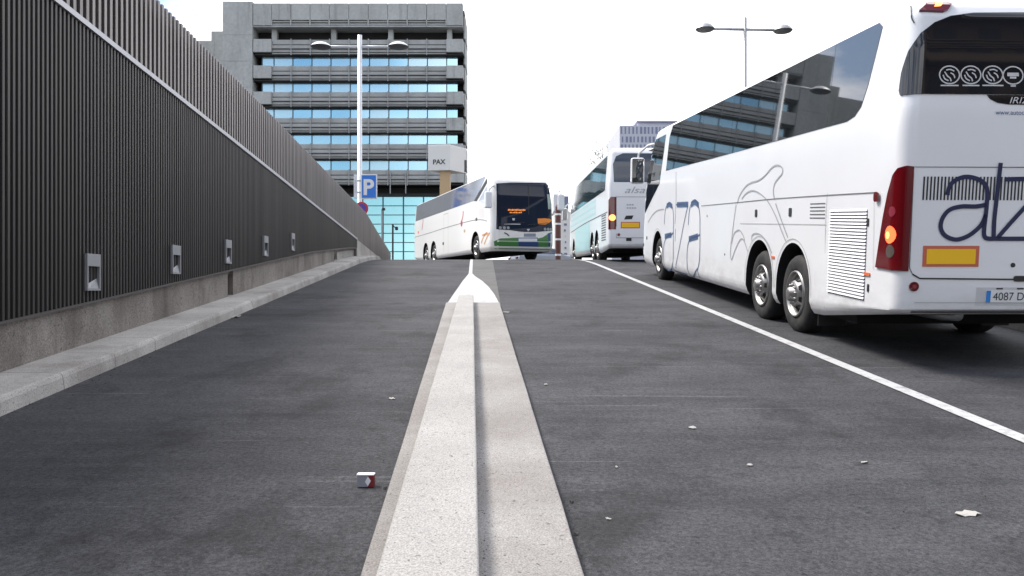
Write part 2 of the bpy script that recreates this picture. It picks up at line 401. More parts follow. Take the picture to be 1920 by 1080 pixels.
# handrail along the top of the cladding
b = MB(); vs_ = []; fs = []
for i in range(30):
    y = .5+27.4*i/29; z = rail_z(y)
    vs_ += [(wx(y, -.05), y, z-.028), (wx(y, .045), y, z-.028), (wx(y, .045), y, z+.03), (wx(y, -.05), y, z+.03)]
    if i: fs += [(4*i-4+k, 4*i-4+(k+1) % 4, 4*i+(k+1) % 4, 4*i+k) for k in range(4)]
fs += [(0, 1, 2, 3), (116, 117, 118, 119)]
b.add(vs_, fs); par(b.build('top_rail', M_RAIL), wall)
# recessed wall lights
M_LFR = mat('light_frame', (.30, .305, .32), .5, .2); M_LIN = mat('light_inner', (.10, .10, .11), .6)
for k, Z in enumerate((8.57, 10.95, 13.28, 15.66, 18.0)):
    lz = gz(Z)+.70
    L = empty('wall_light', (wx(Z, .03), Z, lz)); bpy.context.view_layer.update()
    dv = Vector((KX, 1, 0)).normalized()
    def q(a, x, z): return Vector((wx(Z, .027), Z, lz))+dv*a+Vector((x, 0, z))
    def qb(bb, a0, a1, x0, x1, z0, z1):
        bb.hexa([q(a0, x0, z0), q(a1, x0, z0), q(a1, x1, z0), q(a0, x1, z0), q(a0, x0, z1), q(a1, x0, z1), q(a1, x1, z1), q(a0, x1, z1)])
    b = MB(); qb(b, -.15, -.125, -.02, .028, 0, .385); qb(b, .125, .15, -.02, .028, 0, .385)
    qb(b, -.125, .125, -.02, .028, .255, .385); qb(b, -.125, .125, -.02, .028, 0, .02)
    par(b.build('frame', M_LFR), L)
    b = MB(); qb(b, -.125, .125, -.02, -.005, .02, .255); par(b.build('recess', M_HOLE), L)
    b = MB(); b.add([q(-.12, .022, .021), q(.12, .022, .021), q(.12, -.002, .13), q(-.12, -.002, .06)], [(0, 1, 2, 3)])
    par(b.build('reflector', M_LFR), L)
    par(L, wall)
# slat fence on top
TOP = [(0, 5.66), (10.6, 5.24), (15.9, 5.03), (31, 4.34), (34.8, 3.84), (40, 3.2)]
BOT = [(0, 4.70), (27.9, 3.19), (32.6, 2.92), (36, 2.72), (41, 2.62)]
fence = empty('slat_fence', (wx(10, -.1), 10, rail_z(10)))
tag(fence, 'upper screen of closely set vertical metal slats above the handrail of the dark wall', 'fence')
bpy.context.view_layer.update()
b = MB(); y = .8
while y < 40:
    per = .14
    zt, zb = lerp_tab(TOP, y), lerp_tab(BOT, y)
    a, c = wx(y, -.16), wx(y, -.06)
    b.hexa([(a, y, zb), (c, y, zb), (c, y+.055, zb), (a, y+.055, zb), (a, y, zt), (c, y, zt), (c, y+.055, zt), (a, y+.055, zt)])
    y += per
par(b.build('slats', M_FENCE), fence)
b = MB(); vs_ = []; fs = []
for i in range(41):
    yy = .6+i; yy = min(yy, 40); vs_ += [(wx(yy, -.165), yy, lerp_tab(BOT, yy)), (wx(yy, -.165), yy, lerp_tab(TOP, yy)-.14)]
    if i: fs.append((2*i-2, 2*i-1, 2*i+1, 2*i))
b.add(vs_, fs); par(b.build('gap_shade_sheet', mat('gap_shade_dark', (.022, .019, .018), .8)), fence)  # dark sheet added behind the slats, its colour standing in for gap shade
b = MB(); vs_ = []; fs = []
for dz in (.25, .85):
    pts = [(wx(yy, -.19), yy, lerp_tab(BOT, yy)+dz*(lerp_tab(TOP, yy)-lerp_tab(BOT, yy))) for yy in [1+1.5*i for i in range(27)]]
    b.tube(pts, .02, 6)
par(b.build('back_rail', M_FENCE), fence)
# low concrete upstand where the fence passes the crest
b = MB()
for i in range(12):
    y0, y1 = 28+i, 29+i
    z0, z1 = lerp_tab(BOT, y0)-.005, lerp_tab(BOT, y1)-.005
    if z0-gz(y0) < .03: break
    b.hexa([(wx(y0, -.3), y0, gz(y0)-.05), (wx(y0, .0), y0, gz(y0)-.05), (wx(y1, .0), y1, gz(y1)-.05), (wx(y1, -.3), y1, gz(y1)-.05),
            (wx(y0, -.3), y0, z0), (wx(y0, 0), y0, z0), (wx(y1, 0), y1, z1), (wx(y1, -.3), y1, z1)])
par(b.build('upstand', M_KERB), fence)
# deck of the other ramp behind the wall
b = MB(); vs_ = []; fs = []
for i in range(20):
    y = -6+i*2.0; z = max(lerp_tab(BOT, y)-.05, gz(y)+.01) if y > 0 else 4.6
    vs_ += [(wx(y, -.3), y, z), (wx(y, -12), y, z)]
    if i: fs.append((2*i-2, 2*i-1, 2*i+1, 2*i))
b.add(vs_, fs); tag(b.build('upper_ramp', M_ASPH), kind='structure')
# right pavement
def rk():
    b = MB(); vs_ = []; fs = []
    for i, y in enumerate(ylist(-10, 60)):
        z = gz(y); x = KX*.6*y+6.85
        vs_ += [(x, y, z-.02), (x+.01, y, z+.13), (x+.03, y, z+.15), (x+.18, y, z+.155), (x+6, y, z+.18)]
        if i: fs += [(5*i-5+q, 5*i-5+q+1, 5*i+q+1, 5*i+q) for q in range(4)]
    b.add(vs_, fs); return b.build('pavement', M_KERB)
tag(rk(), kind='structure')

# ================================================================== coaches
def build_matrix(origin, yaw_dir, pitch):
    f = Vector((yaw_dir[0], yaw_dir[1], pitch*math.hypot(*yaw_dir))).normalized()
    r = f.cross(Vector((0, 0, 1))).normalized(); u = r.cross(f)
    m = Matrix((r, f, u)).transposed().to_4x4(); m.translation = origin; return m
INS = [(.30, .07), (.36, .03), (.45, .0), (2.3, 0), (2.5, .008), (3.47, .085), (3.50, .11), (3.54, .17), (3.57, .25), (3.60, .38), (3.62, .52), (3.64, .80)]
REAR = [(.30, .14), (.38, .06), (.5, .02), (.9, 0), (2.5, 0), (2.65, .02), (3.1, .07), (3.4, .13), (3.50, .20), (3.56, .34), (3.61, .60), (3.64, .95)]
FRONT = [(.30, .14), (.4, .05), (.6, 0), (1.0, .02), (1.4, .08), (1.9, .20), (2.6, .46), (3.0, .66), (3.25, .85), (3.40, 1.05), (3.50, 1.28), (3.57, 1.6), (3.61, 1.95), (3.64, 2.5)]
class Coach:
    def __init__(s, mtx, L, H=3.64, W=1.275, front=FRONT, Rr=.14, Rf=.40, bow=.10, rise=.13, rear=REAR):
        s.m = mtx; s.inv = mtx.inverted(); s.L = L; s.W = W; s.k = H/3.64; s.fr = front; s.Rr = Rr; s.Rf = Rf; s.bow = bow; s.rise = rise; s.re = rear
    def w(s, z): return s.W-lerp_tab(INS, z/s.k)
    def r(s, z): return lerp_tab(s.re, z/s.k)
    def f(s, z): return s.L-lerp_tab(s.fr, z/s.k)
    def flank(s, side, y, z):
        w = s.w(z); r = s.r(z); f = s.f(z)
        if y < r+s.Rr: d = min(s.Rr, r+s.Rr-y); x = w-s.Rr+math.sqrt(max(0, s.Rr**2-d*d))
        elif y > f-s.Rf: d = min(s.Rf, y-f+s.Rf); x = w-s.Rf+math.sqrt(max(0, s.Rf**2-d*d))
        else: x = w
        return Vector((side*x, y, z))
    def rear(s, x, z):
        w = s.w(z); a = w-s.Rr; d = min(s.Rr, max(0, abs(x)-a))
        return Vector((math.copysign(min(abs(x), w), x), s.r(z)+s.Rr-math.sqrt(max(0, s.Rr**2-d*d)), z))
    def front(s, x, z):
        w = s.w(z); a = w-s.Rf; d = min(s.Rf, max(0, abs(x)-a))
        return Vector((math.copysign(min(abs(x), w), x), s.f(z)-s.Rf+math.sqrt(max(0, s.Rf**2-d*d))-s.bow*(x/w)**2*0, z))
    def wrapr(s, side, u, z):          # u: distance from the rear centre round the corner
        w = s.w(z); a = w-s.Rr; q = s.Rr*math.pi/2; r = s.r(z)
        if u < a: return Vector((side*u, r, z))
        if u < a+q: t = (u-a)/s.Rr; return Vector((side*(a+s.Rr*math.sin(t)), r+s.Rr*(1-math.cos(t)), z))
        return Vector((side*w, r+s.Rr+u-a-q, z))
    def wrapf(s, side, u, z):
        w = s.w(z); a = w-s.Rf; q = s.Rf*math.pi/2; f = s.f(z)
        if u < a: return Vector((side*u, f, z))
        if u < a+q: t = (u-a)/s.Rf; return Vector((side*(a+s.Rf*math.sin(t)), f-s.Rf*(1-math.cos(t)), z))
        return Vector((side*w, f-s.Rf-(u-a-q), z))
    # pixel to surface coordinates
    def hit(s, px, py, axis, val):
        o = s.inv@Vector((0, 0, EYE)); d = s.inv.to_3x3()@Vector(((px-960)/F, 1, (540-py)/F))
        t = (val-o[axis])/d[axis]; return o+d*t
    def pf(s, side, px, py):
        x = s.W
        for _ in range(3):
            h = s.hit(px, py, 0, side*x); x = abs(s.flank(side, h.y, max(.3, h.z)).x)
        return (h.y, h.z)
    def pr(s, px, py):
        y = 0
        for _ in range(3): h = s.hit(px, py, 1, y); y = s.r(max(.3, h.z))
        return (h.x, h.z)
    def pfr(s, px, py):
        y = s.L
        for _ in range(4): h = s.hit(px, py, 1, y); y = s.f(max(.3, h.z))
        return (h.x, h.z)
    def mapper(s, mode, side=-1):
        if mode == 'flank': return lambda a, z: s.flank(side, a, z)
        if mode == 'rear': return s.rear
        if mode == 'front': return s.front
        if mode == 'wrapr': return lambda a, z: s.wrapr(side, a, z)
        if mode == 'wrapf': return lambda a, z: s.wrapf(side, a, z)
    def patch(s, polys, mode, off=.004, side=-1, cell=.12, depth=.012, name='patch'):
        fn = s.mapper(mode, side); bm = bmesh.new()
        for poly in polys:
            vs_ = [bm.verts.new((a, z, 0)) for a, z in poly]
            try: bm.faces.new(vs_)
            except ValueError: pass
        if cell:
            for ax in (0, 1):
                lo = min(v.co[ax] for v in bm.verts); hi = max(v.co[ax] for v in bm.verts)
                k = math.ceil(lo/cell)*cell
                while k < hi:
                    no = (1, 0, 0) if ax == 0 else (0, 1, 0); co = (k, 0, 0) if ax == 0 else (0, k, 0)
                    bmesh.ops.bisect_plane(bm, geom=bm.verts[:]+bm.edges[:]+bm.faces[:], plane_co=co, plane_no=no); k += cell
        bmesh.ops.triangulate(bm, faces=[f for f in bm.faces if len(f.verts) > 4])
        if depth:
            r = bmesh.ops.extrude_face_region(bm, geom=bm.faces[:])
            for e in r['geom']:
                if isinstance(e, bmesh.types.BMVert): e.co.z = 1
        top = 1 if depth else 0
        for v in bm.verts:
            a, z, q = v.co; e = .004
            p = fn(a, z); ta = fn(a+e, z)-fn(a-e, z); tz = fn(a, z+e)-fn(a, z-e); n = ta.cross(tz)
            if n.length < 1e-9: n = Vector((0, 1, 0))
            n.normalize()
            c = Vector((p.x, p.y-s.L/2, 0))
            ref = {'flank': Vector((side, 0, 0)), 'rear': Vector((0, -1, 0)), 'front': Vector((0, 1, 0))}.get(mode)
            if ref is None:
                ref = Vector((p.x, 0, 0)).normalized() + Vector((0, -1 if mode == 'wrapr' else 1, 0))
            if n.dot(ref) < 0: n = -n
            v.co = p+n*(off if (not depth or q > .5) else off-depth)
        bmesh.ops.recalc_face_normals(bm, faces=bm.faces)
        for e in bm.edges:
            if len(e.link_faces) == 2 and e.calc_face_angle(0) > .7: e.smooth = False
        me = bpy.data.meshes.new(name); bm.to_mesh(me); bm.free(); return me
    def part(s, name, polys, mode, m, off=.004, side=-1, cell=.12, depth=.012, parent=None, smooth=False):
        if polys and isinstance(polys[0][0], (int, float)): polys = [polys]
        return link(name, s.patch(polys, mode, off, side, cell, depth, name), m, parent or s.root, smooth)
    def stroke(s, name, lines, mode, m, wd, off=.006, side=-1, parent=None, cell=0, n=6, smooth=True):
        if name in ('letter', 'swirl_graphic', 'wiper', 'orange_graphic') and len(lines) > 1:
            for ln in lines: s.stroke(name, [ln], mode, m, wd, off, side, parent, cell, n, smooth)
            return
        polys = []
        for ln in lines:
            p = catmull(ln, n) if smooth and len(ln) > 2 else ln
            L_ = []; R_ = []
            for i, q in enumerate(p):
                a = p[max(i-1, 0)]; c = p[min(i+1, len(p)-1)]; dx, dz = c[0]-a[0], c[1]-a[1]; h = math.hypot(dx, dz) or 1
                L_.append((q[0]-dz/h*wd/2, q[1]+dx/h*wd/2)); R_.append((q[0]+dz/h*wd/2, q[1]-dx/h*wd/2))
            for i in range(len(p)-1): polys.append([L_[i], L_[i+1], R_[i+1], R_[i]])
        return s.part(name, polys, mode, m, off, side, cell, 0, parent)
    def text(s, name, txt, mode, m, org, size, off=.006, side=-1, parent=None, flip=False, shear=0, sx=1, align='LEFT'):
        cu = bpy.data.curves.new('text', 'FONT'); cu.body = txt; cu.size = size; cu.shear = shear; cu.align_x = align
        o = bpy.data.objects.new('text', cu); C.objects.link(o); bpy.context.view_layer.update()
        me = bpy.data.meshes.new_from_object(o); bpy.data.objects.remove(o)
        fn = s.mapper(mode, side); fx = -1 if flip else 1
        ref = {'flank': Vector((side, 0, 0)), 'rear': Vector((0, -1, 0)), 'front': Vector((0, 1, 0))}[mode]
        for v in me.vertices: v.co = fn(org[0]+fx*v.co.x*sx, org[1]+v.co.y)+ref*off
        return link(name, me, m, parent or s.root)
    def body(s, arches, m=None, cuts=()):
        zs = [.30, .33, .36, .40, .45, .52, .6, .75, .9, 1.05, 1.2, 1.4, 1.6, 1.8, 2.0, 2.2, 2.4, 2.55, 2.65, 2.8, 2.95, 3.1, 3.2, 3.3, 3.36, 3.40, 3.44, 3.47, 3.50, 3.53, 3.56, 3.58, 3.60, 3.615, 3.63, 3.64]
        zs = sorted(set([round(z*s.k, 4) for z in zs]+[round(t_[0]*s.k, 4) for tb_ in (INS, s.re, s.fr) for t_ in tb_]))
        zs = [z for i, z in enumerate(zs) if i == 0 or z-zs[i-1] > .004]
        b = MB(); ring = None; rings = []
        nr, nf, ns = 6, 8, 24
        for z in zs:
            w, r, f = s.w(z), s.r(z), s.f(z); Rr, Rf = min(s.Rr, w*.9), min(s.Rf, w*.9)
            half = [(x*(w-Rr), r) for x in (0, .33, .66)]
            half += [(w-Rr+Rr*math.sin(t*math.pi/2/nr), r+Rr-Rr*math.cos(t*math.pi/2/nr)) for t in range(nr+1)]
            half += [(w, r+Rr+(f-Rf-r-Rr)*k/ns) for k in range(1, ns)]
            half += [(w-Rf+Rf*math.cos(t*math.pi/2/nf), f-Rf+Rf*math.sin(t*math.pi/2/nf)) for t in range(nf+1)]
            half += [(x*(w-Rf), f) for x in (.66, .33, 0)]
            full = half+[(-x, y) for x, y in reversed(half[1:-1])]
            rg = []
            for x, y in full:
                zz = z
                if z < .62:                    # skirt rises towards the tail
                    k = max(0, 1-y/2.0)*s.rise; zz = z+k*(.62-z)/.32
                rg.append((x, y, zz))
            rings.append(rg)
        n = len(rings[0]); vs_ = [p for r_ in rings for p in r_]; fs = []
        for j in range(len(rings)-1):
            for i in range(n): fs.append((j*n+i, j*n+(i+1) % n, (j+1)*n+(i+1) % n, (j+1)*n+i))
        b.add(vs_, fs); b.cm = 1; b.add([vs_[i] for i in range(n)], [tuple(range(n))[::-1]]); b.cm = 0
        top = [vs_[(len(rings)-1)*n+i] for i in range(n)]; b.add(top, [tuple(range(n))])
        me = b.mesh('body'); bm = bmesh.new(); bm.from_mesh(me); bmesh.ops.remove_doubles(bm, verts=bm.verts, dist=1e-5)
        bmesh.ops.recalc_face_normals(bm, faces=bm.faces); bm.to_mesh(me); bm.free()
        o = link('body', me, [m or M_WHITE, M_HOLE], s.root)
        cb = MB(); 
        for ya, rad, zc in arches:
            for sd in (-1, 1):
                pr_ = []
                for i in range(33):
                    a = math.pi*i/32; pr_.append((ya+rad*math.cos(a), zc+rad*math.sin(a)))
                pr_ = [(ya+rad*1.0, .1)]+pr_+[(ya-rad*1.0, .1)]
                xa, xb = sd*(s.W+.2), sd*(s.W-.62); q = len(pr_)
                cb.add([(xa, y, z) for y, z in pr_]+[(xb, y, z) for y, z in pr_], [tuple(range(q)), tuple(range(q, 2*q))[::-1]]+[(i, (i+1) % q, q+(i+1) % q, q+i) for i in range(q)])
        cm = cb.mesh('cut'); co = link('cut', cm, M_HOLE)
        cm.transform(s.root.matrix_world); bpy.context.view_layer.update()
        md = o.modifiers.new('b', 'BOOLEAN'); md.object = co; md.operation = 'DIFFERENCE'; md.solver = 'EXACT'; md.use_self = True
        try: md.material_mode = 'TRANSFER'
        except Exception: pass
        bpy.context.view_layer.update()
        dg = bpy.context.evaluated_depsgraph_get(); nm = bpy.data.meshes.new_from_object(o.evaluated_get(dg), depsgraph=dg)
        o.modifiers.clear(); o.data = nm; bpy.data.objects.remove(co)
        bm = bmesh.new(); bm.from_mesh(nm)
        for f in bm.faces: f.smooth = True
        for e in bm.edges:
            if len(e.link_faces) == 2 and e.calc_face_angle(0) > math.radians(32): e.smooth = False
        bm.to_mesh(nm); bm.free(); nm.update()
        return o
def make_wheel(R=.50, tw=.29):
    """x axis outward (+x is the visible face)"""
    root = empty('wheel')
    b = MB(); b.lathe([(R*.56, -tw), (R*.9, -tw), (R*.985, -tw*.86), (R, -tw*.7), (R, -tw*.3), (R*.985, -.045), (R*.93, -.012), (R*.80, .004), (R*.66, -.004), (R*.58, -.02)], 'x', 48, closed=True)
    for k in (.36, .5, .64): pass
    b.build('tyre', M_RUB, root, True)
    b = MB(); b.lathe([(R*.60, -.012), (R*.585, .012), (R*.555, .012), (R*.545, -.02), (R*.50, -.05), (R*.40, -.045), (R*.33, .018), (R*.29, .03), (R*.17, .03), (R*.165, .085), (R*.10, .10), (0.001, .10)], 'x', 40)
    for i in range(10):
        a = 2*math.pi*i/10; c = (0, math.cos(a)*R*.235, math.sin(a)*R*.235)
        b.lathe([(.016, .025), (.016, .055), (.001, .057)], 'x', 8, c)
    b.cm = 1
    for i in range(8):
        a0 = 2*math.pi*(i+.2)/8; a1 = 2*math.pi*(i+.62)/8; pts = []
        for r_, aa in ((R*.36, a0), (R*.49, a0), (R*.49, (a0+a1)/2), (R*.49, a1), (R*.36, a1), (R*.36, (a0+a1)/2)):
            pts.append(((.018 if r_ < R*.4 else -.034), math.cos(aa)*r_, math.sin(aa)*r_))
        b.add(pts, [(0, 1, 2, 5), (5, 2, 3, 4)])
    b.build('rim', [M_CHROME, M_HOLE], root, True)
    return root
def children_tree(o, parent=None):
    c = o.copy(); C.objects.link(c)
    if parent: c.parent = parent
    for ch in [k for k in o.children]: children_tree(ch, c)
    return c
WHEEL = None
def put_wheel(s, y, side, R=.5, double=False, steer=0):
    global WHEEL
    if WHEEL is None: WHEEL = make_wheel(); c = WHEEL
    else: c = children_tree(WHEEL)
    c.parent = s.root; k = R/.5
    c.location = (side*(s.W-.045), y, R-.012)
    c.rotation_euler = (random.uniform(0, 1), 0, steer if side > 0 else math.pi+steer)
    if side < 0: c.rotation_euler = (random.uniform(0, 1), 0, math.pi+steer)
    c.scale = (1, k, k); return c
def rect(a0, a1, z0, z1): return [(a0, z0), (a1, z0), (a1, z1), (a0, z1)]
def rrect(a0, a1, z0, z1, r, n=4):
    o = []
    for cx, cz, st in ((a1-r, z1-r, 0), (a0+r, z1-r, 90), (a0+r, z0+r, 180), (a1-r, z0+r, 270)):
        for k in range(n+1): t = math.radians(st+90*k/n); o.append((cx+r*math.cos(t), cz+r*math.sin(t)))
    return o
def disc(a, z, r, n=24): return [(a+r*math.cos(2*math.pi*i/n), z+r*math.sin(2*math.pi*i/n)) for i in range(n)]
def clip(poly, y0, y1):
    for ax, val, keep in ((0, y0, 1), (0, y1, -1)):
        o = []
        for i, p in enumerate(poly):
            q = poly[(i+1) % len(poly)]; a = (p[ax]-val)*keep; b_ = (q[ax]-val)*keep
            if a >= 0: o.append(p)
            if a*b_ < 0: t = a/(a-b_); o.append((p[0]+(q[0]-p[0])*t, p[1]+(q[1]-p[1])*t))
        poly = o
        if len(poly) < 3: return []
    return poly
def coach_mirror(s, side, z=2.35, y=None, drop=.55, out=.36, hw=.13):
    y = y or s.L+.02
    root = empty('side_mirror'); root.parent = s.root
    x0 = side*(s.w(3.1*s.k)-.12); yy = s.f(3.0*s.k)
    b = MB(); b.tube([(x0, yy-.05, z+drop+.28), (x0+side*.10, yy+.25, z+drop+.27), (x0+side*out*.85, y+.15, z+drop+.12), (x0+side*out, y+.10, z+drop-.05)], .03, 8)
    b.build('mirror_arm', M_WHITE, root, True)
    b = MB(); xc = x0+side*out
    b.box((xc-hw, y+.02, z), (xc+hw, y+.22, z+drop)); o = b.build('mirror_shell', M_WHITE, root); bevel(o, .06, 4)
    b = MB(); b.box((xc-hw+.02, y+.008, z+.03), (xc+hw-.03, y+.03, z+drop-.03)); o = b.build('mirror_glass', M_GLASS, root)
    return root

# ---------------------------------------------------------------- near coach
A = Coach(None or Matrix(), 13.45)
ydir = (-40/F, 1.0)
crn = Vector(((1686-960)/F*7.69, 7.69, gz(7.69)))
crn += Vector((-40/F, 1, SLOPE))*.11
rt = Vector((1, 40/F, 0)).normalized()
mA = build_matrix(crn+rt*1.275, ydir, SLOPE-.002)
A = Coach(mA, 13.24, H=3.60, rise=.25)
A.root = empty('coach', mtx=mA); bpy.context.view_layer.update()
tag(A.root, 'large white touring coach parked closest on the right, its dark blue lettered tail towards us', 'coach', 'white coaches')
ax = [A.pf(-1, 1484, 556)[0], A.pf(-1, 1422, 520)[0], A.pf(-1, 1233, 450)[0]]
A.body([(y, .58, .56) for y in ax])
for i, y in enumerate(ax):
    for sd in (-1, 1): put_wheel(A, y, sd)
# arch lips
for y in ax:
    arc = [(y+.63*math.cos(t*math.pi/20), .56+.63*math.sin(t*math.pi/20)) for t in range(21)]
    A.stroke('arch_seam', [[(y-.63, .40)]+arc[::-1]+[(y+.63, .40)]], 'flank', M_SEAML, .012, smooth=False)
b = MB(); b.box((-1.1, 1.2, .30), (1.1, 12.4, .47)); b.box((-1.0, .35, .50), (1.0, 1.2, .62)); b.box((-.5, 1.6, .30), (.5, 3.0, .45)); b.box((-1.1, 5.6, .26), (1.1, 10, .4))  # chassis, with low wide underfloor added to block light under the coach
b.build('chassis', M_HOLE, A.root)
for y in ax: b = MB(); b.tube([(-1, y, .5), (1, y, .5)], .09, 10); b.build('axle', M_BLACK, A.root)
for sd in (-1, 1): b = MB(); b.box((sd*1.0-.17, ax[0]-.62, .16), (sd*1.0+.17, ax[0]-.60, .75)); b.build('mudflap', M_BLACK, A.root)
# side glazing
px = lambda c, pts, sd=-1: [c.pf(sd, *p) for p in pts]
gl = px(A, [(1249, 320), (1340, 296), (1450, 266), (1540, 241), (1588, 228), (1603, 218), (1615, 200), (1628, 160), (1642, 105), (1657, 52)])
ztop = 3.425
top_y = gl[-1][0]
glass = gl[:-1]+[(top_y+.02, 3.37), (top_y+.10, ztop), (A.pf(-1, 1262, 240)[0], ztop), (A.pf(-1, 1256, 255)[0], 3.2)]
cuts = [0, 1.78, 3.70, 5.62, 7.5, 9.35, 20]
for a, c in zip(cuts, cuts[1:]):
    p = clip(glass, a+.005, c-.005)
    if p: A.part('window', p, 'flank', M_GLASS, .006, -1, .2, .02)
for a, c in zip(cuts, cuts[1:]):
    p = clip(glass, a+.005, c-.005)
    if p: A.part('window', p, 'flank', M_GLASS, .006, 1, .2, .02)
drv = px(A, [(1215, 283), (1249, 252), (1245, 285), (1240, 319), (1237, 344), (1222, 374), (1209, 402)])
yf = lambda z: A.f(z)-.10
drv += [(yf(z), z) for z in (1.55, 1.9, 2.3, 2.7, 3.0)]
A.part('driver_window', drv, 'flank', M_GLASS, .006, -1, .1, .02)
A.part('windscreen', [(-1.1, 1.3), (1.1, 1.3), (1.1, 3.1), (-1.1, 3.1)], 'front', M_GLASS, .006, -1, .1, .02)
# seams on the flank
A.stroke('panel_seam', [px(A, [(1641, 361), (1546, 366.5), (1450, 373), (1390, 379), (1315, 386)])], 'flank', M_SEAM, .010)
A.stroke('panel_seam', [px(A, [(1388, 419), (1550, 421)])], 'flank', M_SEAML, .008)
A.stroke('panel_seam', [px(A, [(1552, 362), (1549, 400), (1546, 580)])], 'flank', M_SEAML, .010, smooth=False)
A.stroke('panel_seam', [px(A, [(1268, 322), (1268, 378), (1266, 420)])], 'flank', M_SEAM, .02, smooth=False)
A.stroke('panel_seam', [px(A, [(1640, 362), (1638, 505)])], 'flank', M_SEAML, .006, smooth=False)
# engine grille: recessed dark panel with white slats
yg0, yg1 = A.pf(-1, 1624, 470)[0], A.pf(-1, 1555, 470)[0]
gr = empty('engine_grille'); gr.parent = A.root
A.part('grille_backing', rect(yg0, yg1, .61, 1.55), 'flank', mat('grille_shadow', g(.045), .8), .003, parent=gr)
b = MB()
for i in range(27):
    z = .625+i*.0348
    b.hexa([(-1.279, yg0, z), (-1.279, yg1, z), (-1.277, yg1, z+.019), (-1.277, yg0, z+.019), (-1.292, yg0, z-.002), (-1.292, yg1, z-.002), (-1.280, yg1, z+.021), (-1.280, yg0, z+.021)])
b.build('slats', M_WHITE, gr)
yh0, yh1 = A.pf(-1, 1547, 400)[0], A.pf(-1, 1519, 400)[0]
g2 = empty('side_vent'); g2.parent = A.root
A.part('vent_slot', [rect(yh0, yh1, 1.45+i*.042, 1.462+i*.042) for i in range(5)], 'flank', M_SEAM, .004, parent=g2)
for p in ((1418, 400), (1482, 398)):
    y, z = A.pf(-1, *p); A.part('handle', rrect(y-.05, y+.05, z-.055, z+.055, .02), 'flank', M_INK, .006)
for p in ((1628, 417), (1628, 540)):
    y, z = A.pf(-1, *p); A.part('latch', rrect(y-.02, y+.02, z-.04, z+.04, .01), 'flank', M_INK, .006)
for p in ((1326, 405), (1359, 477)):
    y, z = A.pf(-1, *p); A.part('latch', disc(y, z, .018, 8), 'flank', M_SEAM, .006)
for p, m_ in (((1627, 514), M_ORANGE), ((1450, 482), M_ORANGE)):
    y, z = A.pf(-1, *p); A.part('marker_light', rrect(y-.06, y+.06, z-.016, z+.016, .01), 'flank', m_, .012)
y, z = A.pf(-1, 1647, 369); A.part('marker_light', rrect(y-.045, y+.045, z-.05, z+.05, .03), 'flank', M_RED, .03)
for p in ((1207, 459), (1207, 480), (1213, 446)):
    y, z = A.pf(-1, *p); A.part('latch', rrect(y-.05, y+.05, z-.04, z+.04, .02), 'flank', M_INK, .006)
# lettering on the flank (traced crop coordinates -> surface)
c4 = lambda pts: px(A, [(1180+x/2.841, 260+y/2.841) for x, y in pts])
A.stroke('letter', [c4([(187, 455), (190, 400), (198, 362), (215, 346), (230, 365), (236, 410), (236, 470), (235, 560), (234, 650), (228, 690), (215, 702), (195, 690), (184, 650), (183, 590), (190, 545), (205, 518), (225, 512), (234, 500)]),
                       c4([(250, 352), (314, 350)]), c4([(314, 352), (296, 430), (275, 540), (250, 690)]), c4([(246, 480), (246, 690)]),
                       c4([(315, 460), (320, 390), (332, 345), (350, 332), (366, 350), (376, 400), (377, 470), (377, 560), (374, 650), (365, 700), (378, 740)]),
                       c4([(377, 510), (360, 522), (330, 532), (314, 560), (308, 620), (310, 690), (325, 725), (345, 735), (365, 690)]),
                       c4([(236, 690), (250, 705), (310, 725)])], 'flank', M_BLUEV, .030)
A.stroke('letter', [c4([(200, 360), (215, 350), (229, 362)]), c4([(255, 352), (314, 350)]), c4([(330, 352), (350, 338), (370, 355)]), c4([(190, 520), (225, 512)]), c4([(318, 535), (366, 520)])], 'flank', M_BLUEV, .11)
A.stroke('swirl_graphic', [c4([(575, 345), (590, 300), (620, 255), (650, 235), (690, 222), (725, 195), (760, 155), (790, 142), (815, 155), (815, 185), (795, 210), (775, 240), (768, 280), (775, 325)]),
                         c4([(600, 320), (625, 290), (660, 277), (700, 295), (740, 335), (780, 410), (820, 510), (835, 545)]),
                         c4([(570, 350), (560, 420), (550, 500), (540, 590), (545, 645), (565, 590), (590, 540), (610, 540), (632, 600)]),
                         c4([(545, 560), (560, 505), (585, 487), (605, 510), (615, 540)]), c4([(780, 345), (810, 430), (845, 525)]),
                         c4([(655, 545), (655, 515), (680, 505), (710, 520), (740, 560), (760, 610)])], 'flank', M_GREYV, .022)
A.stroke('swirl_graphic', [c4([(100, 445), (125, 405), (150, 383), (185, 376)])], 'flank', M_GREYV, .03)
# ---- rear
pr = lambda pts, c=A: [c.pr(*p) for p in pts]
def mir(poly): return [(-a, z) for a, z in poly]
# rear window, wraps round the corners
uw = 1.275-.14
rw = [(0, 2.61), (1.31, 2.61), (1.33, 2.66), (1.30, 2.82), (1.22, 3.02), (1.11, 3.18), (.98, 3.28), (.82, 3.345), (.6, 3.375), (0, 3.385)]
rwr = [(a, z) for a, z in rw]
win = A.part('rear_window', rwr, 'wrapr', M_REARG, .010, -1, .04, .02, smooth=True)
w2 = A.part('rear_window', rwr, 'wrapr', M_REARG, .010, 1, .04, .02, smooth=True)
tabp = pr([(1850, 178), (1856, 186), (1870, 193), (1890, 196), (1935, 197)])
tabp = [tabp[0]]+tabp[1:]+[(-a, z) for a, z in reversed(tabp[:-1])]
A.part('badge_panel', tabp, 'rear', M_GLASSD, .006)
x0, z0 = A.pr(1890, 194); A.text('badge_lettering', 'IRIZAR', 'rear', M_STICK, (x0, z0), .085, .012, shear=.3, sx=1.25)
x0, z0 = A.pr(1866, 215); A.text('web_address', 'www.autocares.es', 'rear', M_BLUEV, (x0, z0), .062, .006, sx=.95)
